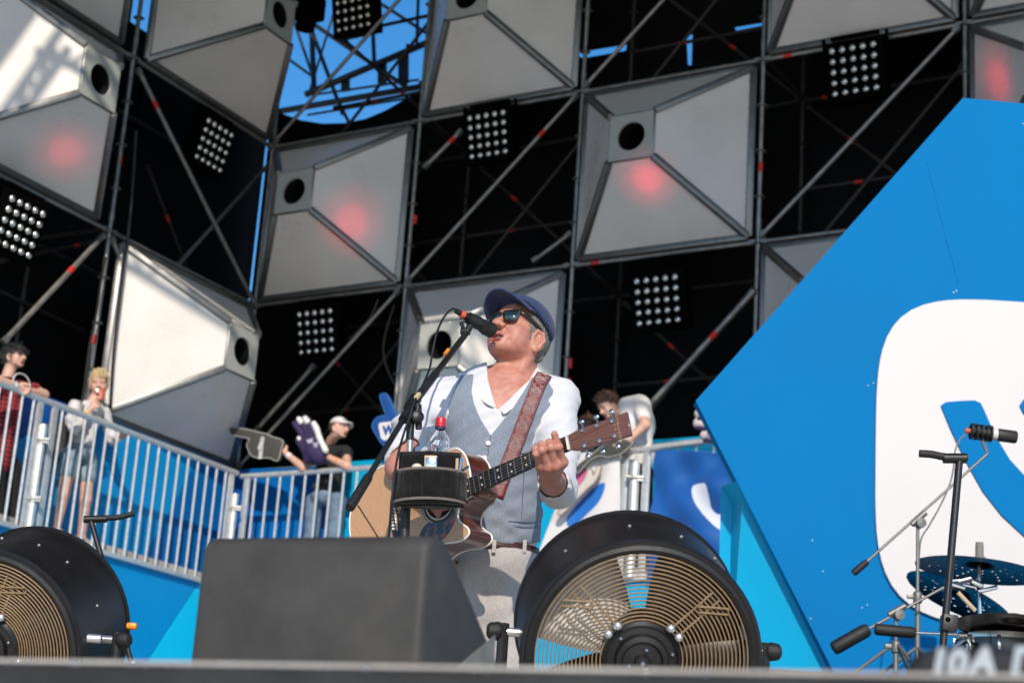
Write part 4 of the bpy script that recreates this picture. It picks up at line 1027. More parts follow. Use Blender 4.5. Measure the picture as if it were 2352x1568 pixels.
# strumming arm and hand (mostly behind the pouch)
MRr = S(950, 985, -.12); ER, WRr = S(917, 1074, -.27), S(985, 1140, -.37)
rh = SDF(); rh.cone(MRr, ER, .040, .040, .02); rh.cone(ER, Vector(ER).lerp(WRr, .4), .039, .040, .02); rh.cone(Vector(ER).lerp(WRr, .4), WRr, .040, .027, .02)
kn = [S(1022 + 6 * i, 1150 + 9 * i, -.395 + .008 * i) for i in range(4)]
for i in range(4):
    rh.cone(WRr, kn[i], .019, .0125, .012)
    finger(rh, [kn[i], S(1040 + 4 * i, 1166 + 11 * i, -.385 + .006 * i), S(1044 + 3 * i, 1184 + 10 * i, -.365), S(1036 + 3 * i, 1196 + 8 * i, -.352)], .0105, .008)
rh.chain([S(995, 1160, -.36), S(1012, 1182, -.365), S(1030, 1194, -.358)], [.015, .012, .009], .01)
pp = kn + [MRr, ER, WRr, S(1052, 1220, -.36)]
rb = rh.mesh([min(p[i] for p in pp) - .06 for i in range(3)], [max(p[i] for p in pp) + .06 for i in range(3)], .0045)
for o_ in (hb, rb):
    n0 = len(hd.v); hd.v += o_.v; hd.f += [[i + n0 for i in f] for f in o_.f]; hd.mi += [0] * len(o_.f)
hd.build('body', [SKIN, SKINL, MOUTH], singer, fixn=False, sharp=180)
b = MB()
for k in range(-4, 5):
    b.ell(HM @ V(k * .0042, .0940 - abs(k) * .0012, -.0450), (.0022, .0018, .0026), HM.to_3x3(), 8, 6)
    b.ell(HM @ V(k * .0038, .0895 - abs(k) * .0012, -.0585), (.002, .0018, .0024), HM.to_3x3(), 8, 6)
tag(b.build('teeth', TEETH, singer, fixn=False), kind='stuff')

# hair below the cap ----------------------------------------------------------------------------
hq = SDF(); HS = head_sdf(False); hq.fn(lambda P: HS.eval(P) - .0035 + .0016 * np.sin(P[..., 1] * 620 + 40 * np.sin(P[..., 2] * 60) + P[..., 0] * 300) * np.cos(P[..., 2] * 330) + .0012 * np.sin(P[..., 2] * 190 - P[..., 1] * 420))
hq.cone((-.052, -.050, -.035), (.052, -.050, -.035), .018, .018, .03)
hq.fn(lambda P: np.maximum(P[..., 1] - (.036 + .014 * np.clip(P[..., 2] / .05, -1, 1) + .003 * np.sin(P[..., 2] * 300)), -(P[..., 2] + .022 + 1.4 * np.clip(-P[..., 1] - .012, 0, .045) + .003 * np.sin(P[..., 1] * 500))), .004, '&')
for s in (-1, 1): hq.ell((s * .088, .002, -.012), (.024, .026, .034), None, .004, '-')
sd_build(hq, (-.1, -.14, -.12), (.1, .06, .09), .0034, 'hair', HAIRG, singer, HM)

# cap -------------------------------------------------------------------------------------------
def capz(P): return P[..., 2] - (.060 + .33 * P[..., 1])
cq = SDF(); cq.ell((0, -.002, .074), (.089, .096, .072), None, .02)
cq.ell((0, -.028, .062), (.085, .066, .066), None, .04); cq.ell((0, .05, .092), (.075, .062, .038), None, .04)
cq.fn(lambda P: -capz(P), .006, '&')
cq.fn(wob(.0022, 40, 46, 60, 11), op='d')
cq.fn(lambda P: -.0012 * np.exp(-(P[..., 0] / .003) ** 2), op='d')
cap = sd_build(cq, (-.115, -.17, -.03), (.115, .13, .16), .0036, 'cap', CAPM, singer, HM)
rows = []
for i in range(25):
    a = (i / 24 - .5) * rad(150); r = []
    for j in range(9):
        t = j / 8; x = math.sin(a) * (.078 + .012 * t); ln_ = .068 * math.cos(a * .62) ** 1.2
        y = .012 + math.cos(a) * .088 + ln_ * t; z = .094 + .006 * math.cos(a) - .010 * t * t - .034 * (x / .09) ** 2
        r.append(HM @ V(x, y, z))
    rows.append(r)
b = MB(); b.grid(rows); b.build('cap_brim', CAPM, singer, solid=.007, sharp=180)
b = MB(); b.tube([r[-1] for r in rows], .004, 6); b.build('brim_seam', CAPM, singer, fixn=False)
b = MB(); b.tube([HM @ V(.087 * math.sin(a), -.004 + .092 * math.cos(a), .064 + .33 * (-.004 + .092 * math.cos(a))) for a in [k * 2 * math.pi / 40 for k in range(41)]], .0042, 6, False); b.build('cap_band', CAPM, singer, fixn=False)

# sunglasses ------------------------------------------------------------------------------------
FRM = mat('dark olive plastic', (.018, .018, .012), .3, 0, 0, 8, 0, 60, .5)
LNS = mat('mirrored dark lens', (.012, .03, .035), .06, 0, 0, 8, 0, 60, .9, coat=1)
for s in (-1, 1):
    out = [(-.026, .016), (-.012, .0185), (.012, .0185), (.027, .0195), (.0275, .009), (.0235, -.013), (.014, -.0195), (-.008, -.0195), (-.019, -.014), (-.0245, .002)]
    def lp(u, v, g=0): x = s * (.0325 + u); return HM @ V(x, .1085 + g - 3.6 * x * x + .06 * v, .0265 + v)
    P_ = smooth_poly(out, 4)
    b = MB(); b.tube([lp(u, v) for u, v in P_] + [lp(*P_[0]), lp(*P_[1])], .0026, 6, False); b.build('glasses_frame', FRM, singer, fixn=False)
    b = MB(); b.ngon([lp(u, v, .0005) for u, v in P_]); b.build('lens', LNS, singer, solid=.001)
    h = [lp(.0275, .0165), HM @ V(s * .072, .07, .043), HM @ V(s * .079, .03, .036), HM @ V(s * .0815, .0, .032), HM @ V(s * .081, -.02, .018)]
    b = MB(); rows = [[Vector(p) + Zh * .0055, Vector(p) - Zh * .0055] for p in h]; b.grid(rows); b.build('glasses_temple', FRM, singer, solid=.003)
b = MB(); b.tube([HM @ V(x, .1095 + .002 - 30 * x * x * .1, .034) for x in (-.009, -.004, 0, .004, .009)], .0028, 6); b.build('glasses_bridge', FRM, singer, fixn=False)

# shirt -----------------------------------------------------------------------------------------
VNECK = [(1118, 780), (1119, 850), (1121, 872), (1129, 900), (1142, 942), (1166, 920), (1194, 892), (1216, 872), (1234, 840), (1240, 780)]
sh = SDF(); sh.fn(lambda P: TOR.eval(P) - .006)
SHL, SHR = S(1012, 920, .0), S(1282, 922, .0)
sh.chain([SHL, MRr, Vector(MRr).lerp(ER, .5)], [.064, .056, .053], .04)
sh.chain([SHR, S(1284, 1025, -.12), EL], [.062, .058, .050], .04); sh.cone(EL, Vector(EL).lerp(wr, .30), .053, .050, .03)
# rolled cuffs
for a_, b_, r_ in ((Vector(EL).lerp(wr, .26), Vector(EL).lerp(wr, .52), .050), (Vector(MRr).lerp(ER, .36), Vector(MRr).lerp(ER, .66), .056)):
    sh.cone(a_, b_, r_, r_ * 1.02, .006)
    d_ = (Vector(b_) - Vector(a_)).normalized(); sh.cone(Vector(b_) - d_ * .012, Vector(b_) + d_ * .09, r_ * .84, r_ * .80, .006, '-')
def folds(P):      # creases that run across the sleeves and pull towards elbows and armpits
    x, y, z = P[..., 0], P[..., 1], P[..., 2]
    return .0060 * np.sin(64 * z + 45 * np.abs(x - .03) + 2.2 * np.sin(23 * z + 9 * x)) * np.clip((np.abs(x - .03) - .20) / .05, 0, 1) * np.clip((1.36 - z) / .12, 0, 1) + .0012 * np.sin(150 * z - 70 * x + 2 * np.sin(40 * y))
sh.fn(folds, op='d'); sh.fn(wob(.003, 26, 30, 34, 8), op='d')
sh.fn(poly_sd(VNECK), .003, '-')
sd_build(sh, (-.46, 5.15, .80), (.36, 5.95, 1.56), .0058, 'shirt', SHIRT, singer)

def patch(name, M, grid_px, off, parent, base, thick=.0025, lift=None):
    """cloth patch lying on a body surface; rows of picture points"""
    rows = []
    for i, r in enumerate(grid_px):
        o = []
        for j, (x, y) in enumerate(r):
            p = march(base, x, y, off) or S(x, y, -.1)
            if lift: p = p + lift(i, j)
            o.append(p)
        rows.append(o)
    b = MB(); b.grid(rows); return b.build(name, M, parent, solid=thick, sharp=180, sub=1)
# collar: a stand round the neck with two open wings
NECK = SDF(); NECK.fn(lambda P: sk.eval((P - tm_) @ Rm) - .006)
BODY = SDF(); BODY.fn(lambda P: np.minimum(TOR.eval(P) - .012, sk.eval((P - tm_) @ Rm) - .004))
def wing(px, dys):
    rows = [[S(x, y, d) for (x, y), d in zip(r, dr)] for r, dr in zip(px, dys)]
    b = MB(); b.grid(rows); return b.build('collar', SHIRT, singer, solid=.003, sharp=180, sub=2)
wing([[(1126, 852), (1112, 856), (1096, 868)], [(1122, 872), (1108, 880), (1092, 888)], [(1128, 900), (1112, 906), (1096, 910)], [(1144, 942), (1128, 934), (1112, 924)]],
     [[-.03, -.045, -.05], [-.075, -.09, -.09], [-.10, -.122, -.12], [-.125, -.145, -.14]])
wing([[(1236, 846), (1243, 850), (1246, 862)], [(1228, 866), (1234, 872), (1238, 884)], [(1212, 884), (1216, 894), (1222, 904)], [(1186, 904), (1190, 914), (1196, 922)], [(1146, 942), (1152, 950), (1158, 956)]],
     [[-.02, -.03, -.035], [-.06, -.075, -.075], [-.09, -.108, -.108], [-.115, -.132, -.132], [-.13, -.142, -.142]])

# vest ------------------------------------------------------------------------------------------
VP = [(1058, 862), (1088, 858), (1083, 900), (1090, 930), (1104, 962), (1127, 999), (1150, 972), (1176, 938), (1202, 900), (1222, 866), (1258, 878), (1272, 892), (1268, 930), (1263, 975), (1260, 1020), (1266, 1060), (1258, 1150), (1250, 1244), (1180, 1250), (1125, 1246), (1100, 1232), (1075, 1246), (900, 1246), (940, 1100), (1000, 1060), (1012, 1000), (1030, 930), (1046, 890)]
vq = SDF(); vq.fn(lambda P: TOR.eval(P) - .0125)
vq.fn(lambda P: .0022 * np.sin(95 * P[..., 2] + 16 * P[..., 0] + 1.5 * np.sin(30 * P[..., 0] + 20 * P[..., 2])) * np.clip((1.16 - P[..., 2]) / .14, 0, 1) + .0012 * np.sin(120 * P[..., 2] - 90 * P[..., 0]), op='d')
vq.fn(wob(.002, 22, 26, 30, 21), op='d')
vq.fn(poly_sd(VP), .004, '&')
sd_build(vq, (-.30, 5.50, .80), (.28, 5.90, 1.46), .0046, 'vest', VEST, singer)
VS = SDF(); VS.fn(lambda P: TOR.eval(P) - .0125)
BTN = mat('bone button', (.55, .52, .48), .35, 0, .1, 80)
for x, y in ((1121, 1017), (1113, 1051), (1105, 1090)):
    p = march(VS, x, y, .003); n = V(.05, -1, .05).normalized()
    b = MB(); b.lathe([(.001, .0015), (.006, .0015), (.0078, .003), (.0088, .002), (.0088, -.001), (.001, -.001)], p, n, 18); k = b.build('button', BTN, singer, fixn=False)
    b = MB(); u, w_ = perp(n)
    for sx in (-1, 1):
        for sy in (-1, 1): b.disc(p + n * .0019 + u * sx * .0022 + w_ * sy * .0022, n, .0009, 6)
    b.build('thread_hole', mat('dark thread', (.05, .05, .06), .8), k)
SEAM = mat('vest seam', (.10, .135, .20), .9)
for P_ in ([(1127, 1000), (1121, 1040), (1112, 1100), (1104, 1170), (1098, 1238)], [(1190, 1042), (1215, 1038), (1240, 1032)], [(1168, 1196), (1200, 1198), (1236, 1196)], [(1168, 1206), (1200, 1209), (1236, 1207)], [(1205, 1060), (1202, 1120), (1198, 1190)]):
    pts = [march(VS, x, y, .0015) for x, y in smooth_poly(P_, 6, False)]; pts = [p for p in pts if p]
    b = MB(); b.tube(pts, .0016, 5); b.build('vest_seam', SEAM, singer, fixn=False)

# trousers, belt, shoes ---------------------------------------------------------------------------
tq = SDF(); tq.ell(S(1112, 1280, .0), (.170, .125, .10), None, .05)
HLp, HRp = S(1064, 1300, .0), S(1160, 1300, .0)
ftx = lambda p, dx, dz: V(p.x + dx, p.y, dz)
for p, dx in ((HLp, -.04), (HRp, .03)):
    tq.chain([p, ftx(p, dx * .6, .48), ftx(p, dx, .10)], [.098, .082, .075], .05)
tq.fn(lambda P: .005 * np.sin(60 * P[..., 2] + 26 * np.abs(P[..., 0] - .06) + 2 * np.sin(12 * P[..., 2])) * np.exp(-((P[..., 2] - .70) / .12) ** 2), op='d'); tq.fn(wob(.0035, 20, 24, 26, 31), op='d')
zb = S(1150, 1256, -.1).z
tq.fn(lambda P: P[..., 2] - (zb + .0), .006, '&')
sd_build(tq, (-.24, 5.45, .04), (.32, 5.95, .92), .0072, 'trousers', TROUS, singer)
b = MB(); w_ = [(.171 * math.cos(a), .126 * math.sin(a)) for a in [k * 2 * math.pi / 48 for k in range(49)]]; bc = S(1112, 1252, 0)
b.grid([[V(bc.x + x, bc.y + y, zb - .012), V(bc.x + x, bc.y + y, zb + .018)] for x, y in w_]); b.build('belt', mat('dark brown leather', (.05, .016, .012), .45, 0, .2, 40), singer, solid=.004)
for x in (1135, 1205):
    p = march(VS, x, 1253, .012) or S(x, 1253, -.13)
    b = MB(); b.box(p + V(0, -.004, -.002), (.012, .006, .04)); b.build('belt_loop', TROUS, singer, bevel=.002)
p = S(1050, 1292, -.128); b = MB(); b.lathe([(.001, .003), (.006, .003), (.008, 0), (.001, 0)], p, V(-.2, -1, 0), 14); b.build('pocket_button', mat('brass button', (.4, .3, .18), .35, .8), singer, fixn=False)
for p, dx in ((HLp, -.04), (HRp, .03)):
    q = SDF(); f = ftx(p, dx, .045); q.ell(f + V(0, -.06, -.005), (.048, .14, .042), None, .02); q.ell(f + V(0, .02, .02), (.045, .06, .06), None, .03)
    q.fn(lambda P: -(P[..., 2] - .003), .004, '&'); sd_build(q, (f.x - .07, f.y - .23, -.01), (f.x + .07, f.y + .12, .14), .009, 'shoe', mat('brown shoe', (.06, .03, .02), .4), singer)
# ------------------------------------------------------------------ acoustic guitar
G0 = S(915, 1193, -.27)
lo_, hi_ = -1.2, -.27
for _ in range(50):
    md_ = (lo_ + hi_) / 2
    if (S(1305, 1018, md_) - G0).length > .645: lo_ = md_
    else: hi_ = md_
NUT = S(1305, 1018, lo_); gu = (NUT - G0).normalized()
gn = V(-.05, -1, .16); gn = (gn - gu * gn.dot(gu)).normalized(); gv = gn.cross(gu)
def G(x, y, z=0): return G0 + gu * x + gv * y + gn * z
TOPM = mat('spruce top', (.52, .285, .135), .28, 0, .05, 1, 0, 60, .4, coat=.5, aniso=(14, 160, 160))
ROSE = mat('rosewood side', (.085, .022, .012), .22, 0, .55, 1, 0, 60, .4, coat=.7, aniso=(10, 10, 60))
MAHOG = mat('mahogany face', (.14, .052, .028), .3, 0, .15, 1, 0, 60, .4, coat=.5, aniso=(20, 200, 200))
EBONY = mat('ebony', (.012, .010, .009), .38, 0, .3, 60)
BIND = mat('ivory binding', (.78, .74, .68), .35)
TORT = mat('tortoise pickguard', (.02, .006, .006), .12, 0, 0, 38, 0, 60, .5, coat=.5)
nt = TORT.node_tree; tn = nt.nodes.new('ShaderNodeTexNoise'); tn.inputs['Scale'].default_value = 38; tr = nt.nodes.new('ShaderNodeValToRGB'); tr.color_ramp.elements[0].position = .45; tr.color_ramp.elements[1].position = .62
tr.color_ramp.elements[0].color = (.012, .005, .008, 1); tr.color_ramp.elements[1].color = (.32, .05, .015, 1)
tt = nt.nodes.new('ShaderNodeTexCoord'); nt.links.new(tt.outputs['Object'], tn.inputs[0]); nt.links.new(tn.outputs[0], tr.inputs[0]); nt.links.new(tr.outputs[0], nt.nodes['Principled BSDF'].inputs['Base Color'])
gt = thing('acoustic_guitar', 'cutaway acoustic guitar with pale top held by the singer', 'guitar', G(0, 0, -.05))
OUT = [(-.205, 0), (-.196, .085), (-.15, .158), (-.06, .196), (.03, .178), (.11, .141), (.165, .136), (.21, .145), (.252, .143), (.28, .108), (.288, .06), (.288, .03), (.286, -.022), (.262, -.030), (.232, -.048), (.222, -.078), (.236, -.104), (.252, -.122), (.250, -.142), (.215, -.150), (.165, -.137), (.11, -.141), (.03, -.178), (-.06, -.196), (-.15, -.158), (-.196, -.085)]
OUT = [(x * .955 if x < .2 else x, y * .95) for x, y in OUT]; outl = smooth_poly(OUT, 5); DEP = .108
def inset(P, d):
    n = len(P); r = []
    for i in range(n):
        t = np.array(P[(i + 1) % n]) - np.array(P[i - 1]); t = t / (np.linalg.norm(t) + 1e-9); r.append((P[i][0] + t[1] * d, P[i][1] - t[0] * d))
    return r
ins = inset(outl, .0035)
hole = [(.165 + .051 * math.cos(a), .051 * math.sin(a)) for a in [-2 * math.pi * k / 40 for k in range(40)]]
b = MB(); b.ngon([G(x, y, .0) for x, y in ins]); b.build('soundboard', TOPM, gt, fixn=False)
b = MB(); b.grid([[G(x, y, z) for x, y in outl] for z in (-.004, -DEP + .004)], True); b.build('side', ROSE, gt, sharp=180)
b = MB(); b.ngon([G(x, y, -DEP) for x, y in ins]); b.build('back', ROSE, gt, fixn=False)
for z0 in (-.002, -DEP + .002):
    b = MB(); P_ = [G(x, y, z0) for x, y in outl]; b.tube(P_ + P_[:2], .0034, 6, False); b.build('binding', BIND, gt, fixn=False)
b = MB(); b.prism([G(x, y, .0004) for x, y in hole], gn * .0006); b.build('soundhole_disc', mat('hole shade', (.004, .003, .003), .9), gt, fixn=False)  # dark disc on the uncut top, standing for the shade inside
for r_, w_, M in ((.0535, .0013, BIND), (.061, .003, EBONY), (.0655, .0009, BIND), (.069, .0009, EBONY)):
    b = MB(); b.tube([G(.165 + r_ * math.cos(a), r_ * math.sin(a), .0006) for a in [2 * math.pi * k / 48 for k in range(49)]], w_, 6, False); b.build('rosette_ring', M, gt, fixn=False)
pg = smooth_poly([(.208, -.036), (.215, -.062), (.195, -.095), (.15, -.118), (.095, -.112), (.072, -.085), (.088, -.06), (.11, -.05), (.135, -.0565), (.165, -.060), (.192, -.052)], 4)
b = MB(); b.prism([G(x, y, .0008) for x, y in pg], gn * .001); b.build('pickguard', TORT, gt, fixn=False)
b = MB(); br = smooth_poly([(-.012, -.075), (-.006, -.078), (.004, -.055), (.012, -.035), (.014, 0), (.012, .035), (.004, .055), (-.006, .078), (-.012, .075), (-.022, .04), (-.024, 0), (-.022, -.04)], 3)
b.prism([G(x, y, .0005) for x, y in br], gn * .008); b.build('bridge', EBONY, gt, bevel=.0015, seg=1)
b = MB(); b.box(G(0, 0, .011), (.0032, .074, .008), Matrix((gu, gv, gn)).transposed()); b.build('saddle', BIND, gt, bevel=.001, seg=1)
sy = [(-2.5 + k) * .0108 for k in range(6)]
for y in sy:
    b = MB(); b.lathe([(.001, .008), (.0028, .007), (.0042, .004), (.0036, 0), (.003, -.004)], G(-.0135, y, .0095), gn, 10); b.build('bridge_pin', BIND, gt, fixn=False)
# neck and fingerboard
def nw(x): return .0285 - (.0285 - .0215) * (x - .20) / .445
RG = Matrix((gu, gv, gn)).transposed()
prof = lambda x, k: G(x, math.cos(math.pi * k / 8) * nw(x), -.002 - math.sin(math.pi * k / 8) * (.017 + .004 * (.645 - x)))
b = MB(); b.grid([[prof(x, k) for k in range(9)] for x in [.285 + (.65 - .285) * i / 10 for i in range(11)]]); b.build('neck', MAHOG, gt, sharp=180)
b = MB(); b.add([G(.215, nw(.215), .0015), G(.215, -nw(.215), .0015), G(.645, -nw(.645), .0015), G(.645, nw(.645), .0015), G(.215, nw(.215), .0075), G(.215, -nw(.215), .0075), G(.645, -nw(.645), .0075), G(.645, nw(.645), .0075)], [(0, 1, 2, 3), (4, 7, 6, 5), (0, 4, 5, 1), (1, 5, 6, 2), (2, 6, 7, 3), (3, 7, 4, 0)]); b.build('fingerboard', EBONY, gt, bevel=.001, seg=1)
fx = lambda n: .645 / 2 ** (n / 12)
for n in range(1, 19):
    x = fx(n); b = MB(); b.tube([G(x, -nw(x) + .0005, .0078), G(x, nw(x) - .0005, .0078)], .0010, 6); b.build('fret', CHROME, gt, fixn=False)
for n in (3, 5, 7, 9, 12, 15, 17):
    x = (fx(n) + fx(n - 1)) / 2
    for y in (-.011, .011):
        b = MB(); b.lathe([(.001, .0006), (.0032, .0005), (.0032, 0)], G(x, y, .0076), gn, 12); b.build('inlay_dot', BIND, gt, fixn=False)
b = MB(); b.box(G(.648, 0, .006), (.006, .044, .010), RG); b.build('nut', BIND, gt, bevel=.001, seg=1)
hn = (gu * math.cos(rad(13)) - gn * math.sin(rad(13))); hz_ = gn * math.cos(rad(13)) + gu * math.sin(rad(13))
Hd0 = G(.652, 0, .002)
def Hh(x, y, z=0): return Hd0 + hn * x + gv * y + hz_ * z
hp = [(0, .022), (.012, .026), (.03, .0295), (.178, .0345), (.181, .036), (.181, -.036), (.178, -.0345), (.03, -.0295), (.012, -.026), (0, -.022)]
b = MB(); b.prism([Hh(x, y, 0) for x, y in hp], hz_ * -.015); b.build('headstock', MAHOG, gt, bevel=.001, seg=1)
for s in (-1, 1):
    for k in range(3):
        x = .042 + k * .046; y = s * .0225
        b = MB(); b.lathe([(.001, .009), (.0026, .009), (.0026, .0035), (.0055, .003), (.0062, 0)], Hh(x, y, 0), hz_, 14); o = b.build('tuner_post', CHROME, gt, fixn=False)
        b = MB(); b.tube([Hh(x, s * .03, -.010), Hh(x, s * .046, -.010)], .0025, 8); b.ell(Hh(x, s * .053, -.010), (.0085, .0085, .0045), Matrix((hn, gv, hz_)).transposed(), 14, 8); b.build('tuner_button', CHROME, gt, fixn=False)
GOLD = mat('gold print', (.55, .38, .18), .4, .4)
text_mb('C.F. Martin & Co', .0105, Hh(.150, 0, .0006), gv * -1, hn, .0001, shear=.3).build('maker_lettering', GOLD, gt, fixn=False)
text_mb('EST. 1833', .0052, Hh(.140, 0, .0006), gv * -1, hn, .0001).build('date_lettering', GOLD, gt, fixn=False)
STR = mat('bronze string', (.55, .38, .22), .35, .9)
for k, y in enumerate(sy):
    s = 1 if k > 2 else -1; kk = (5 - k) if k > 2 else k
    yn = y * .66; post = Hh(.042 + kk * .046, s * .0225, .006)
    b = MB(); b.tube([G(-.012, y, .009), G(0, y, .0155), G(.648, yn, .0105), post], .00045 + .00012 * k, 5); b.build('string', STR, gt, fixn=False)
b = MB(); b.lathe([(.001, .012), (.006, .011), (.0075, .006), (.004, .002), (.009, 0)], G(.296, -.012, -.055), gu * .9 - gn * -.3 - gv * .6, 14); b.build('strap_button', mat('gold button', (.6, .42, .18), .25, 1), gt, fixn=False)
b = MB(); b.box(G(.285, -.0, -.055), (.05, .045, .09), RG); b.build('heel', MAHOG, gt, bevel=.012, seg=3)
b = MB(); b.tube([Vector(p) for p in smooth_poly([G(-.19, -.02, .004), G(-.16, .03, .006), G(-.1, .02, .05), S(905, 1200, -.42), S(912, 1230, -.42)], 5, False)], .0018, 5) if False else b.tube([Vector(p) for p in smooth_poly([S(822, 1160, -.33), S(838, 1185, -.35), S(855, 1212, -.36), S(872, 1240, -.36)], 5, False)], .0022, 6); b.build('guitar_lead', RUBBER, gt, fixn=False)

# ------------------------------------------------------------------ strap with knot pattern
STRAPM = mat('dark red strap leather', (.17, .020, .019), .5, 0, .15, 60, .1, 200)
KNOT = mat('silver knot print', (.42, .30, .28), .45, .2)
st = thing('guitar_strap', 'dark red guitar strap with a pale knotwork print across the vest', 'strap', S(1200, 960, -.13))
cl_ = [(1250, 860), (1240, 874), (1230, 900), (1216, 936), (1200, 978), (1184, 1020), (1168, 1062), (1152, 1104), (1140, 1140)]
ctr = []
for x, y in smooth_poly(cl_, 5, False):
    p = march(VS, x, y, .006) or S(x, y, -.05); ctr.append(p)
for it in range(3): ctr = [ctr[0]] + [(ctr[i - 1] + ctr[i] * 2 + ctr[i + 1]) / 4 for i in range(1, len(ctr) - 1)] + [ctr[-1]]
ctr = [S(1262, 868, .10), S(1258, 861, .06)] + ctr
SN = []
for i, p in enumerate(ctr):
    t_ = (ctr[min(i + 1, len(ctr) - 1)] - ctr[max(i - 1, 0)]).normalized(); n = V(.05, -1, .25); n = (n - t_ * n.dot(t_)).normalized(); SN.append((t_, n, t_.cross(n)))
hw_ = .0225
b = MB(); b.grid([[p + w * hw_ * k for k in (-1, -.5, 0, .5, 1)] for p, (t_, n, w) in zip(ctr, SN)]); b.build('strap_band', STRAPM, st, solid=.003, sharp=180)
def onstrap(s_, u_):
    """arc length s_ (m) and sideways u_ in half widths"""
    acc = 0
    for i in range(len(ctr) - 1):
        L = (ctr[i + 1] - ctr[i]).length
        if acc + L >= s_ or i == len(ctr) - 2:
            f = (s_ - acc) / L; t_, n, w = SN[i]; w2 = SN[i + 1][2]; n2 = SN[i + 1][1]
            return ctr[i].lerp(ctr[i + 1], f) + w.lerp(w2, f) * hw_ * u_ + n.lerp(n2, f) * .0024
        acc += L
Ltot = sum((ctr[i + 1] - ctr[i]).length for i in range(len(ctr) - 1))
b = MB(); s0 = .03
while s0 < Ltot - .05:
    for r_ in (.74, .60, .18):
        b.tube([onstrap(s0 + r_ * hw_ * math.sin(a), r_ * math.cos(a)) for a in [2 * math.pi * k / 24 for k in range(25)]], .0008, 4, False)
    for q in range(6):
        a0 = q * math.pi / 3; b.tube([onstrap(s0 + hw_ * rr * math.sin(a0 + tw), rr * math.cos(a0 + tw)) for rr, tw in ((.2, 0), (.34, .35), (.46, .1), (.6, -.5), (.5, -.9), (.34, -.7))], .0008, 4, False)
    s1 = s0 + .0205
    for ph in (0, math.pi):
        for am in (.72, .42): b.tube([onstrap(s1 + .042 * k / 20, am * math.sin(ph + k / 20 * 2 * math.pi)) for k in range(21)], .0008, 4, False)
    for sx in (-1, 1):
        for k in range(3): b.tube([onstrap(s1 + .009 + k * .012 + .004 * math.sin(a), sx * (.62 + .16 * math.cos(a))) for a in [2 * math.pi * j / 10 for j in range(11)]], .0007, 4, False)
        b.tube([onstrap(s0 - .02 + .062 * k / 10, sx * .88) for k in range(11)], .0005, 4, False)
    s0 += .0625
tag(b.build('knot_print', KNOT, st, fixn=False), kind='stuff')

# ------------------------------------------------------------------ microphone, boom stand, cable
MD, PD, CD = -.20, -.50, -.86
cl, tip, cw = S(946, 930, PD), S(1072, 764, MD), S(803, 1166, CD)
ms = thing('microphone_stand', 'black boom microphone stand in front of the singer', 'stand', V(cl.x - .01, cl.y, 0))
b = MB(); pb = S(932, 1228, PD); dn = (pb - cl).normalized(); ft = cl + dn * ((0.01 - cl.z) / dn.z)
b.tube([cl, cl.lerp(ft, .5)], .009, 12); b.build('pole', STEEL, ms, fixn=False)
b = MB(); b.tube([S(932, 1158, PD), ft], .0145, 14); b.tube([S(944, 960, PD), S(941, 1010, PD)], .0115, 12); b.build('lower_pole', BLACKPAINT, ms, fixn=False)
b = MB(); b.lathe([(.001, 0), (.14, 0), (.14, .012), (.03, .022), (.001, .022)], V(ft.x, ft.y, .001), (0, 0, 1), 28); b.build('base', BLACKPAINT, ms, fixn=False)
b = MB(); bd_ = (tip - cl).normalized(); b.tube([cl - bd_ * .03, cl.lerp(tip, .42)], .0125, 14); b.tube([cl.lerp(tip, .42), cl.lerp(tip, .43), tip], [.0125, .0095, .0095], 14); b.build('boom', BLACKPAINT, ms, fixn=False)
b = MB(); cd_ = (cw - cl).normalized(); b.tube([cl, cl.lerp(cw, .72)], .0085, 12); b.build('boom_tail', BLACKPAINT, ms, fixn=False)
b = MB(); b.tube([cl.lerp(cw, .70), cl.lerp(cw, .73), cl.lerp(cw, .99), cw], [.010, .0135, .0135, .012], 14); b.build('counterweight', RUBBER, ms, fixn=False)
b = MB(); b.tube([cl - cd_ * .035, cl + cd_ * .02], .019, 14); b.tube([cl + cd_ * .055, cl + cd_ * .085], .014, 12); b.lathe([(.001, -.02), (.013, -.018), (.013, .014), (.001, .016)], cl + V(.012, 0, -.02), (1, -.1, 0), 16); b.lathe([(.001, 0), (.017, 0), (.019, .010), (.013, .014), (.001, .014)], S(958, 958, PD - .012), (.25, -1, 0), 12); b.tube([S(958, 930, PD), S(962, 985, PD)], [.014, .01], 10); b.build('clutch', BLACKPAINT, ms, fixn=False)
b = MB(); q = cl.lerp(tip, .02) + V(.012, -.012, .02); b.box(q, (.012, .012, .03), bd_.to_track_quat('Z', 'Y').to_matrix()); b.build('yellow_tag', mat('pale yellow tape', (.55, .42, .22), .5), ms, bevel=.002)
q = cl.lerp(tip, .68); b = MB(); b.tube([q - bd_ * .012 + V(-.012, 0, .006), q + bd_ * .02 + V(-.012, 0, .006)], .006, 8); b.build('orange_tag', mat('orange tape', (.7, .22, .02), .5), ms, fixn=False)
mh, mtail = S(1134, 762, -.155), S(1046, 713, -.24); md2 = (mh - mtail).normalized()
mic = thing('microphone', 'black vocal microphone in front of the mouth of the singer', 'microphone', mh)
mp_ = lambda t_: mtail + md2 * t_
Lm = (mh - mtail).length
b = MB(); b.tube([mp_(.035), mp_(.05), mp_(Lm * .55), mp_(Lm * .66)], [.0115, .0135, .0165, .0205], 20); b.build('handle', mat('satin black metal', (.012, .012, .012), .35, .3), mic, fixn=False)
b = MB(); b.tube([mp_(Lm * .66), mp_(Lm * .74), mp_(Lm * .76), mp_(Lm * .95), mp_(Lm * .99), mp_(Lm)], [.0205, .0225, .0235, .0245, .021, .012], 24); b.build('head_grille', mat('black mic grille', (.02, .02, .02), .5, .5, .5, 700, .6, 900), mic, fixn=False)
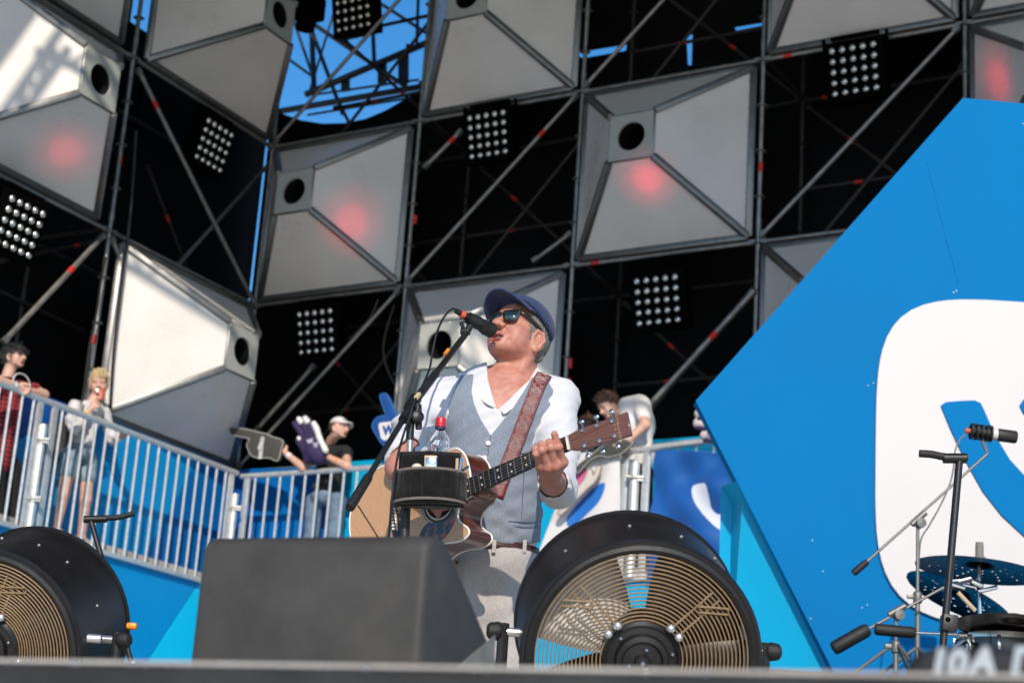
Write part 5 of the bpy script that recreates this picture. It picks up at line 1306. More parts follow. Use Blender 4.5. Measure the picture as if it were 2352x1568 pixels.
b = MB(); b.tube([mp_(Lm * .80), mp_(Lm * .815)], .0252, 24); b.build('grille_band', mat('dark band', (.05, .05, .05), .3, .8), mic, fixn=False)
b = MB(); b.tube([mp_(.002), mp_(.035)], [.0085, .0105], 14); b.build('connector', RUBBER, mic, fixn=False)
b = MB(); b.tube([mp_(.020), mp_(.037)], .0112, 14); b.build('red_ring', mat('orange red band', (.75, .10, .05), .45), mic, fixn=False)
b = MB(); b.tube([mp_(Lm * .33), mp_(Lm * .60)], [.019, .0215], 16); b.tube([mp_(Lm * .45), tip + V(0, 0, .0)], [.012, .010], 10); b.lathe([(.001, -.016), (.012, -.014), (.012, .014), (.001, .016)], tip + V(-.005, 0, .004), (1, -.2, 0), 12); b.tube([tip + V(-.012, -.008, .012), tip + V(-.02, -.012, .03)], [.006, .007], 10); b.build('clip', RUBBER, mic, fixn=False)
cp = [mp_(.004), mp_(-.012)] + [S(*p) for p in ((1020, 728, -.28), (1003, 765, -.33), (993, 812, -.36), (986, 848, -.39), (968, 890, -.45), (952, 922, -.53), (940, 960, -.56), (926, 1000, -.60), (913, 1050, -.66), (905, 1100, -.70), (899, 1160, -.70), (893, 1240, -.66), (890, 1330, -.6))]
b = MB(); b.tube([Vector(p) for p in smooth_poly(cp, 6, False)], .0034, 8)
tag(b.build('microphone_cable', RUBBER, fixn=False), 'black cable looping from the vocal microphone down the stand', 'cable')

# ------------------------------------------------------------------ pouch on the stand, bottle, picks
FELT = mat('black felt', (.008, .0075, .007), .95, 0, .4, 30, .5, 200, .1, sheen=.25)
TRIMF = mat('brown grey piping', (.17, .13, .115), .8)
po = thing('stand_pouch', 'black cloth pouch with pockets strapped to the microphone stand', 'pouch', S(985, 1120, -.52))
pc = S(985, 1162, -.565); pr = Matrix.Rotation(rad(-3), 3, 'Y')
def PO(a, h, r=1.0):     # a: angle round the pouch, 0 = towards the camera
    return pc + pr @ V(.101 * r * math.sin(a), -.062 * r * math.cos(a), h)
pxm = 1 / 810.
b = MB(); rows = []
for h in (.004, .03, .055, .078, .086):
    rows.append([PO(a, h + .006 * math.cos(a * 1.0), 1 + .022 * math.sin(a * 9 + h * 20) + .02 * (h / .1)) for a in [rad(-118) + rad(236) * k / 60 for k in range(61)]])
b.grid(rows); b.build('pocket_band', FELT, po, solid=.005, sharp=180)
b = MB(); b.ngon([PO(a, .006, .98) for a in [2 * math.pi * k / 40 for k in range(40)]]); b.build('pouch_bottom', FELT, po, solid=.004)
b = MB(); b.grid([[pc + pr @ V(x, .012 + .02 * abs(x) / .09 - .02, h) for x in [-.088 + .176 * k / 12 for k in range(13)]] for h in (.0, .08, .14, .158)]); b.build('back_board', FELT, po, solid=.007, sharp=180)
for h, rr in ((.090, 1.025), (.004, 1.03)):
    b = MB(); b.tube([PO(a, h + .006 * math.cos(a), rr) for a in [rad(-118) + rad(236) * k / 60 for k in range(61)]], .0042, 6); b.build('piping', TRIMF, po, fixn=False)
for a in (-.85, -.5, -.18, .35, .62, .95):
    b = MB(); b.tube([PO(a, .012, 1.015), PO(a, .05, 1.03), PO(a + .02, .086, 1.03)], .0035, 6); b.build('pocket_seam', FELT, po, fixn=False)
t = thing('lighter', 'small silver box with wooden rim sticking out of the pouch', 'box', PO(.08, .12, .8))
b = MB(); b.box(PO(.06, .110, .82), (.032, .012, .036), pr); b.build('metal_case', CHROME, t, bevel=.002)
b = MB(); b.box(PO(.06, .118, .88) + V(-.002, .006, 0), (.036, .008, .034), pr); b.build('wooden_rim', mat('light wood', (.5, .35, .2), .5), t, bevel=.002)
b = MB(); b.ell(PO(-.42, .098, .85), (.016, .012, .014)); b.ell(PO(-.50, .096, .86), (.01, .01, .01))
tag(b.build('sponge', mat('cream sponge', (.55, .48, .38), .8, 0, .2, 60), fixn=False), 'cream lump peeking over the left side of the pouch', 'sponge')
t = thing('capo', 'small metal clips sticking out at the right end of the pouch', 'clip', PO(1.15, .11, .9))
b = MB(); b.tube([PO(1.15, .09, .92), PO(1.2, .135, .95)], .005, 8); b.tube([PO(1.25, .10, .97), PO(1.5, .115, 1.08)], .004, 8); b.build('metal_arm', CHROME, t, fixn=False)
b = MB(); b.tube([PO(1.0, .10, .9), PO(1.02, .132, .9)], .0045, 8); b.build('wooden_peg', mat('light wood', (.5, .35, .2), .5), t, fixn=False)
# water bottle standing in the pouch
wb = thing('water_bottle', 'small clear water bottle with a red cap standing in the pouch', 'bottle', S(1012, 1045, -.50) + V(0, .02, 0))
bc_ = S(1013, 960, -.475); ax_ = V(-.015, 0, 1).normalized(); hB = lambda h: bc_ - ax_ * h
PET = mat('clear plastic', (.93, .96, 1), .04, 0, 0, 8, 0, 60, .5, trans=1)
PET.node_tree.nodes['Principled BSDF'].inputs['IOR'].default_value = 1.06
WAT = mat('water', (.88, .95, 1), .0, 0, 0, 8, 0, 60, .5, trans=1); WAT.node_tree.nodes['Principled BSDF'].inputs['IOR'].default_value = 1.10
b = MB(); b.lathe([(.012, -.026), (.0125, -.036), (.019, -.047), (.028, -.060), (.0318, -.074), (.0325, -.085), (.0310, -.092), (.0325, -.100), (.0312, -.108), (.0325, -.118), (.032, -.19), (.001, -.195)], bc_, ax_, 32); b.build('bottle_wall', PET, wb, fixn=False)
b = MB(); b.lathe([(.001, -.0725), (.0295, -.0725), (.0305, -.085), (.029, -.092), (.0305, -.100), (.0292, -.108), (.0305, -.118), (.030, -.188), (.001, -.19)], bc_, ax_, 32); b.build('water', WAT, wb, fixn=False)
b = MB(); b.lathe([(.001, 0), (.0135, 0), (.0148, -.003), (.0148, -.018), (.0138, -.0185), (.0138, -.020), (.0152, -.020), (.0152, -.026), (.001, -.026)], bc_, ax_, 28)
b.build('cap', mat('red plastic cap', (.62, .012, .02), .35), wb, fixn=False)
b = MB(); b.lathe([(.0155, -.027), (.0165, -.028), (.0165, -.032), (.013, -.033)], bc_, ax_, 24); b.build('neck_ring', mat('dark violet ring', (.06, .02, .10), .3), wb, fixn=False)
# ------------------------------------------------------------------ people on the balcony
def head_frame(c, yaw, pitch, roll=0):
    """yaw: 0 faces the camera, positive turns to picture right"""
    f = V(math.sin(yaw), -math.cos(yaw), 0); X = V(math.cos(yaw), math.sin(yaw), 0)
    F = f * math.cos(pitch) + V(0, 0, 1) * math.sin(pitch); Z = -f * math.sin(pitch) + V(0, 0, 1) * math.cos(pitch)
    R = Matrix.Rotation(roll, 3, F); X, Z = R @ X, R @ Z
    M = Matrix((X, F, Z)).transposed().to_4x4(); M.translation = c; return M
def merge(*bs):
    o = MB()
    for b in bs:
        n0 = len(o.v); o.v += list(b.v); o.f += [[i + n0 for i in f] for f in b.f]; o.mi += list(b.mi)
    return o
def auto_mesh(q, pts, pad, res):
    return q.mesh([min(p[i] for p in pts) - pad for i in range(3)], [max(p[i] for p in pts) + pad for i in range(3)], res)
def head_mesh(M, neck_to, res=.006, slim=1.0):
    q = head_sdf(); I = M.inverted(); n0 = I @ Vector(neck_to)
    q.cone(n0, (0, -.02, -.06), .060 * slim, .052 * slim, .03)
    b = q.mesh((-.13, -.15, -.2), (.13, .15, .145), res, M); b.mi = lipmask(b, I); return b
def eyes(M, parent, col=(.05, .03, .02)):
    b = MB()
    for s in (-1, 1): b.ell(M @ V(s * .032, .0885, .0235), (.0125, .006, .0035), M.to_3x3(), 10, 6)
    b.build('eye', mat('dark eye', col, .2), parent, fixn=False)
    b = MB()
    for s in (-1, 1): b.tube([M @ V(s * .016, .094, .043), M @ V(s * .03, .094, .049), M @ V(s * .047, .082, .045)], .0028, 6)
    b.build('eyebrow', mat('brow hair', (.10, .06, .035), .7), parent, fixn=False)
def hand(q, w, d, side, L=.17, curl=.6, spread=.011):
    """simple hand with four bent fingers and a thumb: wrist w, direction d, side = across the palm, towards the thumb"""
    d = Vector(d).normalized(); side = (Vector(side) - d * Vector(side).dot(d)).normalized(); n = d.cross(side)
    pts = [w]; q.cone(w, w + d * L * .42, .026, .028, .01)
    for k in range(4):
        o = side * (1.5 - k) * spread * 1.6; a = w + d * L * (.48 - .02 * abs(k - 1)) + o; l = L * (.25, .28, .26, .21)[k]
        b1 = a + (d * math.cos(curl) + n * math.sin(curl)) * l; b2 = b1 + (d * math.cos(curl * 2.2) + n * math.sin(curl * 2.2)) * l * .8
        q.chain([w + d * L * .3 + o * .8, a, b1, b2], [.013, .0115, .0105, .009], .008); pts += [a, b1, b2]
    t1 = w + d * L * .18 + side * .03; t2 = t1 + (d * .7 + side * .6 + n * .3).normalized() * L * .24; t3 = t2 + (d * .8 + n * .7).normalized() * L * .18
    q.chain([w + d * .02, t1, t2, t3], [.018, .016, .013, .010], .01); pts += [t1, t2, t3]
    return pts
BLOND = mat('blond hair', (.55, .40, .20), .5, 0, .35, 40, .8, 120, aniso=(1, 1, .3))
BLACKH = mat('black hair', (.010, .009, .010), .45, 0, .4, 40, .8, 120)
BROWNH = mat('brown hair', (.10, .05, .03), .55, 0, .4, 40, .9, 120)
DENIM = mat('washed denim', (.22, .30, .36), .8, 0, .3, 14, .3, 90)
DENIM2 = mat('blue jeans', (.13, .19, .27), .8, 0, .3, 10, .3, 90)
TEE = mat('off white tee', (.70, .67, .66), .85, 0, .04, 10)
BLACKT = mat('black tee', (.012, .012, .014), .85, 0, .2, 20)

def strands(sdf, M, parent, mt, n, ln, up=(0, 0, .4), lo=(-.11, -.14, -.07), hi=(.11, .13, .18), seed=1, w=.004):
    """loose hair: short tapering tufts standing off a hair surface"""
    r = np.random.default_rng(seed); P = r.uniform(lo, hi, (n * 30, 3)); d = sdf.eval(P); P = P[np.abs(d) < .004][:n]
    b = MB(); R = M.to_3x3()
    for p in P:
        e = 1e-3; g_ = np.array([sdf.eval((p + np.eye(3)[k] * e)[None])[0] - sdf.eval((p - np.eye(3)[k] * e)[None])[0] for k in range(3)]); g_ /= np.linalg.norm(g_) + 1e-9
        dr = Vector(g_ * .45) + Vector(up) + Vector(r.normal(0, .35, 3)); dr = (R @ dr).normalized() * ln * r.uniform(.5, 1.2); a = M @ Vector(p); s1 = dr.cross(CF).normalized() * w
        m_ = a + dr * .6; b.add([a - s1, a + s1, m_ + s1 * .7, m_ - s1 * .7, a + dr + V(0, 0, -.15 * ln)], [(0, 1, 2, 3), (3, 2, 4)])
    return tag(b.build('hair_tuft', mt, parent, fixn=False), kind='stuff')
# 1 --- blond person with a phone
def QL(x, y, d=-.25): return pxL(x, y, RO + d)
gp = thing('person', 'blond person in a white shirt and denim shorts filming with a phone on the balcony', 'person', QL(150, 1230))
hm = head_frame(QL(227, 884, -.30), rad(12), rad(-14), rad(4))
nk = QL(212, 925, -.33)
bd_ = [head_mesh(hm, nk)]
shA, elA, haA = QL(172, 932, -.26), QL(170, 986, -.16), QL(218, 926, -.12)          # phone arm
shB, elB, haB = QL(240, 945, -.36), QL(258, 1010, -.28), QL(288, 999, -.04)          # arm to the rail
q = SDF(); q.cone(elA, Vector(elA).lerp(haA, .8), .036, .026, .01); pts = hand(q, Vector(elA).lerp(haA, .78), haA - elA, V(1, -.2, .3), .17, .7); bd_.append(auto_mesh(q, pts + [elA, haA], .06, .007))
q = SDF(); q.cone(elB, Vector(elB).lerp(haB, .7), .034, .026, .01); pts = hand(q, Vector(elB).lerp(haB, .66), haB - elB + V(0, 0, .05), V(.2, -.3, .6), .16, .9); bd_.append(auto_mesh(q, pts + [elB, haB], .06, .007))
hpA, hpB = QL(160, 1050, -.28), QL(200, 1056, -.34)
q = SDF(); q.chain([hpA, QL(146, 1135, -.22), V(QL(126, 1232, -.30).x, QL(126, 1232, -.30).y, DK + .06)], [.088, .058, .042], .02); q.chain([hpB, QL(197, 1148, -.28), V(QL(186, 1240, -.36).x, QL(186, 1240, -.36).y, DK + .06)], [.088, .058, .042], .02)
for p in ((126, 1232, -.30), (186, 1240, -.36)):
    e = QL(*p); q.ell(V(e.x + .04, e.y - .05, DK + .035), (.045, .11, .035), None, .02)
fl_ = [hpA, hpB, V(QL(126, 1232, -.30).x, QL(126, 1232, -.30).y, DK - .03), V(QL(186, 1240, -.36).x - .0, QL(186, 1240, -.36).y - .1, DK)]
bd_.append(auto_mesh(q, fl_, .16, .011))
merge(*bd_).build('body', [SKIN2, SKINL, MOUTH], gp, fixn=False, sharp=180); eyes(hm, gp)
q = SDF(); q.cone(QL(195, 935, -.31), QL(222, 941, -.34), .075, .075, .06); q.ell(QL(198, 965, -.30), (.145, .10, .14), None, .06); q.ell(QL(188, 1005, -.30), (.135, .10, .12), None, .06)
q.chain([shA, QL(163, 965, -.2), elA, Vector(elA).lerp(haA, .42)], [.066, .056, .050, .046], .03); q.chain([shB, QL(250, 985, -.33), elB, Vector(elB).lerp(haB, .5)], [.062, .054, .052, .044], .03)
q.fn(wob(.005, 30, 36, 40, 4), op='d'); q.fn(lambda P: .003 * np.sin(90 * P[..., 2] + 60 * P[..., 0]), op='d')
sd_shirt = auto_mesh(q, [shA, shB, elA, elB, haA, haB, QL(188, 1030, -.3)], .14, .010); sd_shirt.build('shirt', mat('creased white shirt', (.60, .58, .58), .85, 0, .05, 14, .2, 60), gp, fixn=False, sharp=180)
q = SDF(); q.ell(QL(180, 1036, -.31), (.150, .115, .09), None, .05)
q.cone(hpA, Vector(hpA).lerp(QL(146, 1135, -.22), .42), .100, .098, .03); q.cone(hpB, Vector(hpB).lerp(QL(197, 1148, -.28), .42), .100, .098, .03); q.fn(wob(.005, 40, 40, 40, 6), op='d')
auto_mesh(q, [QL(180, 1030, -.3), QL(150, 1100, -.25), QL(200, 1100, -.3)], .17, .011).build('shorts', DENIM, gp, fixn=False, sharp=180)
q = SDF(); q.ell((0, -.014, .050), (.085, .108, .098), None, .02); q.ell((.0, .045, .115), (.058, .055, .035), None, .05); q.ell((.03, .065, .10), (.04, .035, .028), None, .04)
q.fn(lambda P: np.maximum(P[..., 1] - .052, -(P[..., 2] - .0 + 0 * P[..., 1]) - .02) if False else -(P[..., 2] - np.where(P[..., 1] > .03, .066, -.02)), .01, '&'); q.fn(lambda P: .004 * np.sin(P[..., 0] * 210 + P[..., 1] * 90 + 20 * P[..., 2]), op='d')
sd_build(q, (-.12, -.15, -.08), (.12, .14, .18), .0065, 'hair', BLOND, gp, hm); strands(q, hm, gp, BLOND, 500, .035, (.25, -.5, .35), (-.1, -.13, .0), (.1, .12, .17), 2)
b = MB(); pp_ = [QL(190, 917, -.24), QL(182, 935, -.20), QL(180, 965, -.18)]; b.tube(pp_, .011, 6); b.build('bag_strap', BLACKT, gp, fixn=False)
bk_ = thing('backpack', 'dark backpack behind the blond person with the phone', 'bag', QL(140, 1005, -.45))
q = SDF(); q.ell(QL(141, 1002, -.46), (.10, .12, .17), None, .02); q.box(QL(136, 1025, -.45), (.085, .10, .14), None, .04, .04); auto_mesh(q, [QL(141, 1002, -.46)], .26, .014).build('bag_body', mat('dark bag cloth', (.015, .014, .016), .7, 0, .2, 20), bk_, fixn=False)
b = MB(); b.tube([Vector(p) for p in smooth_poly([QL(152, 950, -.40), QL(140, 945, -.42), QL(133, 962, -.42)], 5, False)], .010, 6); b.build('handle', BLACKT, bk_, fixn=False)
ph = thing('phone', 'orange red phone held up in front of the face of the blond person', 'phone', QL(231, 905, -.11))
R_ = Matrix.Rotation(rad(14), 3, 'Z') @ Matrix.Rotation(rad(-10), 3, 'X')
b = MB(); b.box(QL(231, 904, -.115), (.072, .010, .125), R_); b.build('phone_body', mat('orange red case', (.42, .07, .03), .35), ph, bevel=.004)
b = MB(); b.box(QL(225, 895, -.10) + V(0, -.008, 0), (.024, .004, .036), R_); b.build('camera_patch', mat('silver patch', (.6, .6, .6), .25, .8), ph, bevel=.002)
b = MB(); p = Vector(elA).lerp(haA, .62); d = (haA - elA).normalized(); b.tube([p - d * .008, p + d * .008], .031, 14); tag(b.build('wristband', mat('yellow band', (.7, .5, .12), .6), fixn=False), 'yellow wristband of the blond person with the phone', 'wristband')

# 2 --- person in red plaid leaning on the rail
PLAID = mat('red black plaid', (.28, .012, .02), .85); nt = PLAID.node_tree; pb_ = nt.nodes['Principled BSDF']
tc = nt.nodes.new('ShaderNodeTexCoord'); mx = nt.nodes.new('ShaderNodeMixRGB'); mx.inputs[1].default_value = (.33, .012, .022, 1); mx.inputs[2].default_value = (.008, .006, .008, 1); add = nt.nodes.new('ShaderNodeMath'); add.operation = 'MULTIPLY'; add.inputs[1].default_value = .55; ad0 = nt.nodes.new('ShaderNodeMath'); ad0.operation = 'ADD'
for k, dr in enumerate(('X', 'Z')):
    w = nt.nodes.new('ShaderNodeTexWave'); w.bands_direction = dr; w.inputs['Scale'].default_value = 7; nt.links.new(tc.outputs['Object'], w.inputs[0])
    r = nt.nodes.new('ShaderNodeValToRGB'); r.color_ramp.elements[0].position = .48; r.color_ramp.elements[1].position = .54; nt.links.new(w.outputs[1], r.inputs[0]); nt.links.new(r.outputs[0], ad0.inputs[k])
nt.links.new(ad0.outputs[0], add.inputs[0]); nt.links.new(add.outputs[0], mx.inputs[0]); nt.links.new(mx.outputs[0], pb_.inputs['Base Color'])
pp = thing('person', 'person with short black hair in a red plaid shirt leaning on the left railing', 'person', QL(10, 1200))
hm = head_frame(QL(32, 822, -.30), rad(70), rad(2), rad(0))
bd_ = [head_mesh(hm, QL(16, 868, -.34))]
hA, hB = QL(62, 896, -.02), QL(40, 886, .0)
q = SDF(); e1 = QL(101, 906, -.06); q.cone(QL(70, 888, -.25), e1, .045, .046, .02); q.cone(e1, hA, .046, .030, .02); pts = hand(q, hA, QL(44, 890, .02) - hA, V(0, -.4, .6), .16, .5); bd_.append(auto_mesh(q, pts + [e1, QL(70, 888, -.25)], .07, .008))
q = SDF(); e2 = QL(-40, 858, -.08); q.cone(e2, hB, .048, .030, .02); pts = hand(q, hB, QL(60, 896, .03) - hB, V(0, -.4, .6), .16, .8); bd_.append(auto_mesh(q, pts + [e2, hB], .07, .008))
merge(*bd_).build('body', [SKIN2, SKINL, MOUTH], pp, fixn=False, sharp=180); eyes(hm, pp)
q = SDF(); q.ell((0, -.018, .045), (.085, .112, .104), None, .02); q.ell((0, .056, .072), (.070, .050, .050), None, .03)
q.fn(lambda P: -(P[..., 2] - np.where(P[..., 1] > .035, .036 + .15 * np.abs(P[..., 0]), -.06)), .008, '&'); q.fn(lambda P: np.maximum(P[..., 1] - .02, 0) * 0 - 0, op='d')
for s in (-1, 1): q.ell((s * .09, -.002, -.008), (.03, .022, .03), None, .004, '-')
q.fn(lambda P: .003 * np.sin(P[..., 0] * 190 + P[..., 2] * 70), op='d')
sd_build(q, (-.12, -.16, -.1), (.12, .14, .17), .0065, 'hair', BLACKH, pp, hm); strands(q, hm, pp, BLACKH, 600, .045, (0, .1, -.7), (-.11, -.14, -.06), (.11, .12, .16), 3)
q = SDF(); q.cone(QL(-10, 890, -.34), QL(44, 893, -.34), .085, .085, .06); q.ell(QL(10, 950, -.34), (.165, .11, .26), None, .06); q.ell(QL(-2, 1040, -.36), (.16, .12, .22), None, .06)
q.cone(QL(48, 890, -.32), QL(80, 893, -.17), .066, .058, .03); q.cone(QL(-20, 885, -.32), QL(-50, 862, -.12), .066, .058, .03); q.fn(wob(.006, 30, 30, 30, 14), op='d')
auto_mesh(q, [QL(-40, 870, -.3), QL(85, 893, -.15), QL(0, 1090, -.35)], .14, .011).build('plaid_shirt', PLAID, pp, fixn=False, sharp=180)
q = SDF()
for x in (-16, 18): f = QL(x, 1235, -.36); q.chain([QL(x + 6, 1070, -.36), V(f.x, f.y, DK + .05)], [.10, .07], .03)
auto_mesh(q, [QL(-20, 1070, -.36), QL(24, 1070, -.36), V(QL(0, 1235, -.36).x, QL(0, 1235, -.36).y, DK)], .16, .014).build('trousers', BLACKT, pp, fixn=False, sharp=180)
b = MB(); b.tube([Vector(p) for p in smooth_poly([QL(38, 890, .04), QL(30, 872, .05), QL(40, 858, .05), QL(58, 862, .05), QL(68, 880, .05), QL(66, 900, .05), QL(50, 905, .05)], 5, False)], .006, 6); tag(b.build('earphone_cord', mat('white cord', (.7, .68, .66), .5), fixn=False), 'white looped cord in the hands of the person in plaid', 'cord')
b = MB(); p = QL(36, 884, .005); b.tube([p - V(.02, 0, .01), p + V(.02, 0, .008)], .036, 14); tag(b.build('wristband', mat('pale blue band', (.45, .62, .75), .6), fixn=False), 'pale blue wristband of the person in plaid', 'wristband')

# 3 --- person in a white cap with foam hands
def QC(x, y, d=-.22): return pxC(x, y, RO + d)
cp_ = thing('person', 'person in a white cap and black tee leaning on the railing with foam hands', 'person', QC(740, 1230))
hm = head_frame(QC(778, 986, -.16), rad(58), rad(-4), rad(-8))
bd_ = [head_mesh(hm, QC(755, 1020, -.24))]
a0, a1, a2 = QC(722, 1036, -.22), QC(697, 1074, .02), QC(656, 1040, .05)
q = SDF(); q.chain([a0, a1, a2], [.048, .046, .030], .02); pts = hand(q, a2, QC(640, 1022, .06) - a2, V(0, 0, 1), .15, .3); bd_.append(auto_mesh(q, pts + [a0, a1], .07, .008))
c0_, c1_, c2_ = QC(796, 1040, -.20), QC(797, 1070, .02), QC(748, 1046, .05)
q = SDF(); q.chain([c0_, c1_, c2_], [.050, .046, .030], .02); pts = hand(q, c2_, QC(735, 1030, .06) - c2_, V(0, 0, 1), .15, .2); bd_.append(auto_mesh(q, pts + [c0_, c1_], .07, .008))
merge(*bd_).build('body', [SKIN2, SKINL, MOUTH], cp_, fixn=False, sharp=180); eyes(hm, cp_)
q = SDF(); q.cone(QC(736, 1038, -.24), QC(792, 1040, -.24), .085, .085, .06); q.ell(QC(760, 1075, -.26), (.165, .11, .24), None, .06); q.ell(QC(752, 1120, -.28), (.15, .115, .12), None, .05)
q.cone(QC(727, 1036, -.23), Vector(a0).lerp(a1, .35), .066, .06, .03); q.cone(QC(795, 1040, -.22), Vector(c0_).lerp(c1_, .30), .068, .062, .03); q.fn(wob(.005, 30, 30, 30, 15), op='d')
auto_mesh(q, [QC(715, 1035, -.2), QC(800, 1040, -.2), QC(750, 1130, -.28)], .15, .011).build('tee', BLACKT, cp_, fixn=False, sharp=180)
b = MB(); bc = QC(750, 1118, -.28)
b.grid([[bc + V(.152 * math.cos(a), .117 * math.sin(a), h) for a in [k * 2 * math.pi / 32 for k in range(33)]] for h in (-.02, .02)]); b.build('belt', mat('tan belt', (.35, .18, .12), .6), cp_, solid=.006)
q = SDF(); q.ell(QC(748, 1140, -.28), (.155, .12, .10), None, .05)
for x, d in ((722, -.30), (775, -.22)): f = QC(x - 8, 1245, d - .05); q.chain([QC(x, 1150, d), V(f.x, f.y, DK + .04)], [.098, .07], .04)
q.fn(wob(.006, 24, 24, 26, 16), op='d')
auto_mesh(q, [QC(720, 1120, -.3), QC(778, 1120, -.22), V(QC(740, 1245, -.3).x, QC(740, 1245, -.3).y, DK)], .17, .013).build('jeans', DENIM2, cp_, fixn=False, sharp=180)
q = SDF(); q.ell((0, -.012, .060), (.088, .108, .085), None, .02); q.fn(lambda P: -(P[..., 2] - .055 - .12 * P[..., 1]), .006, '&')
q.fn(lambda P: np.maximum(np.maximum(np.abs(P[..., 2] - .062 + 1.2 * P[..., 0] ** 2 * 4 - .02 + .12 * (P[..., 1] - .09)) - .006, np.hypot(P[..., 0] / 1.05, P[..., 1] - .07) - .088), .05 - P[..., 1]), .01)
sd_build(q, (-.12, -.15, -.02), (.12, .19, .17), .0062, 'cap', mat('white cap cotton', (.64, .60, .60), .8, 0, .05, 20), cp_, hm)
text_mb('VK', .04, hm @ V(-.035, .082, .105), hm.to_3x3() @ V(-.9, -.45, 0), hm.to_3x3() @ V(0, .25, 1), .002).build('cap_print', BLACKT, cp_, fixn=False)
q = SDF(); q.ell((0, -.03, .03), (.080, .098, .095), None, .02); q.fn(lambda P: np.maximum(P[..., 1] + .005, -(P[..., 2] + .05)), .006, '&')
for s in (-1, 1): q.ell((s * .09, -.002, -.008), (.03, .022, .03), None, .004, '-')
sd_build(q, (-.1, -.15, -.08), (.1, .02, .14), .0075, 'hair', BROWNH, cp_, hm)
b = MB(); p = Vector(c1_).lerp(c2_, .45); d = (c2_ - c1_).normalized(); b.tube([p - d * .008, p + d * .008], .041, 14); tag(b.build('wristband', mat('orange band', (.75, .2, .03), .6), fixn=False), 'orange wristband of the person in the white cap', 'wristband')
b = MB(); p = Vector(a1).lerp(a2, .80); d = (a2 - a1).normalized(); b.tube([p - d * .025, p + d * .025], .035, 14); tag(b.build('wristband', mat('white bandage', (.65, .62, .6), .8), fixn=False), 'white wristband below the dark grey foam hand', 'wristband')

# 4 --- person in a white tee at right, head bent down, and the head behind
wp_ = thing('person', 'person in a white tee with brown hair bending down right of the singer', 'person', QC(1470, 1230))
hm = head_frame(QC(1400, 934, -.15), rad(-62), rad(-38), rad(6))
bd_ = [head_mesh(hm, QC(1436, 945, -.22))]
s1, e1, h1 = QC(1474, 940, -.15), QC(1482, 975, -.02), QC(1440, 1014, .06)
q = SDF(); q.chain([s1, e1, h1], [.058, .050, .034], .02); pts = hand(q, h1, V(-.6, -.1, -.5), V(-.3, -.8, .2), .16, .4); bd_.append(auto_mesh(q, pts + [s1, e1], .07, .009))
merge(*bd_).build('body', [SKIN2, SKINL, MOUTH], wp_, fixn=False, sharp=180); eyes(hm, wp_)
q = SDF(); q.cone(QC(1440, 935, -.24), QC(1470, 930, -.22), .10, .105, .08); q.ell(QC(1462, 975, -.24), (.185, .14, .22), None, .08); q.ell(QC(1462, 1045, -.26), (.175, .14, .22), None, .08); q.cone(s1, Vector(s1).lerp(e1, .5), .082, .074, .04); q.fn(wob(.006, 26, 26, 28, 19), op='d')
auto_mesh(q, [QC(1430, 930, -.2), QC(1490, 940, -.1), QC(1462, 1080, -.26)], .18, .012).build('tee', TEE, wp_, fixn=False, sharp=180)
q = SDF()
for x, d in ((1440, -.3), (1478, -.24)): f = QC(x, 1245, d); q.chain([QC(x, 1085, d), V(f.x, f.y, DK + .04)], [.10, .07], .04)
auto_mesh(q, [QC(1440, 1080, -.3), QC(1478, 1080, -.24), V(QC(1460, 1245, -.27).x, QC(1460, 1245, -.27).y, DK)], .16, .014).build('trousers', BLACKT, wp_, fixn=False, sharp=180)
q = SDF(); q.ell((0, -.016, .050), (.086, .11, .10), None, .02); q.ell((.02, .04, .12), (.062, .06, .03), None, .03); q.fn(lambda P: -(P[..., 2] - np.where(P[..., 1] > .015, .060, -.03)), .012, '&'); q.fn(lambda P: .005 * np.sin(P[..., 0] * 170 + P[..., 1] * 120), op='d')
for s in (-1, 1): q.ell((s * .09, -.002, -.008), (.03, .022, .03), None, .004, '-')
sd_build(q, (-.12, -.15, -.08), (.12, .14, .18), .0068, 'hair', BROWNH, wp_, hm); strands(q, hm, wp_, BROWNH, 500, .04, (.2, .3, .3), (-.11, -.14, -.03), (.11, .12, .17), 4)
hp_ = thing('person', 'person half hidden behind the shoulder of the singer, only brown hair showing', 'person', QC(1350, 1230, -.4))
hm = head_frame(QC(1352, 985, -.42), rad(150), rad(-5))
q = SDF(); q.ell(QC(1352, 1055, -.5), (.19, .12, .26), None, .06); q.ell(QC(1352, 1120, -.5), (.16, .12, .25), None, .06); f = QC(1352, 1240, -.5); q.cone(QC(1352, 1150, -.5), V(f.x, f.y, DK + .03), .14, .1, .05)
auto_mesh(q, [QC(1352, 1040, -.5), V(f.x, f.y, DK)], .22, .015).build('clothes', BLACKT, hp_, fixn=False, sharp=180)
head_mesh(hm, QC(1352, 1020, -.48), .008).build('body', [SKIN2, SKINL, MOUTH], hp_, fixn=False, sharp=180)
q = SDF(); q.ell((0, -.018, .035), (.09, .112, .115), None, .02); q.fn(lambda P: P[..., 1] - .05, .01, '&'); q.fn(wob(.006, 60, 60, 60, 20), op='d')
sd_build(q, (-.12, -.16, -.12), (.12, .14, .18), .0075, 'hair', BROWNH, hp_, hm); strands(q, hm, hp_, BROWNH, 400, .045, (0, -.3, -.4), (-.11, -.15, -.1), (.11, .06, .17), 5)

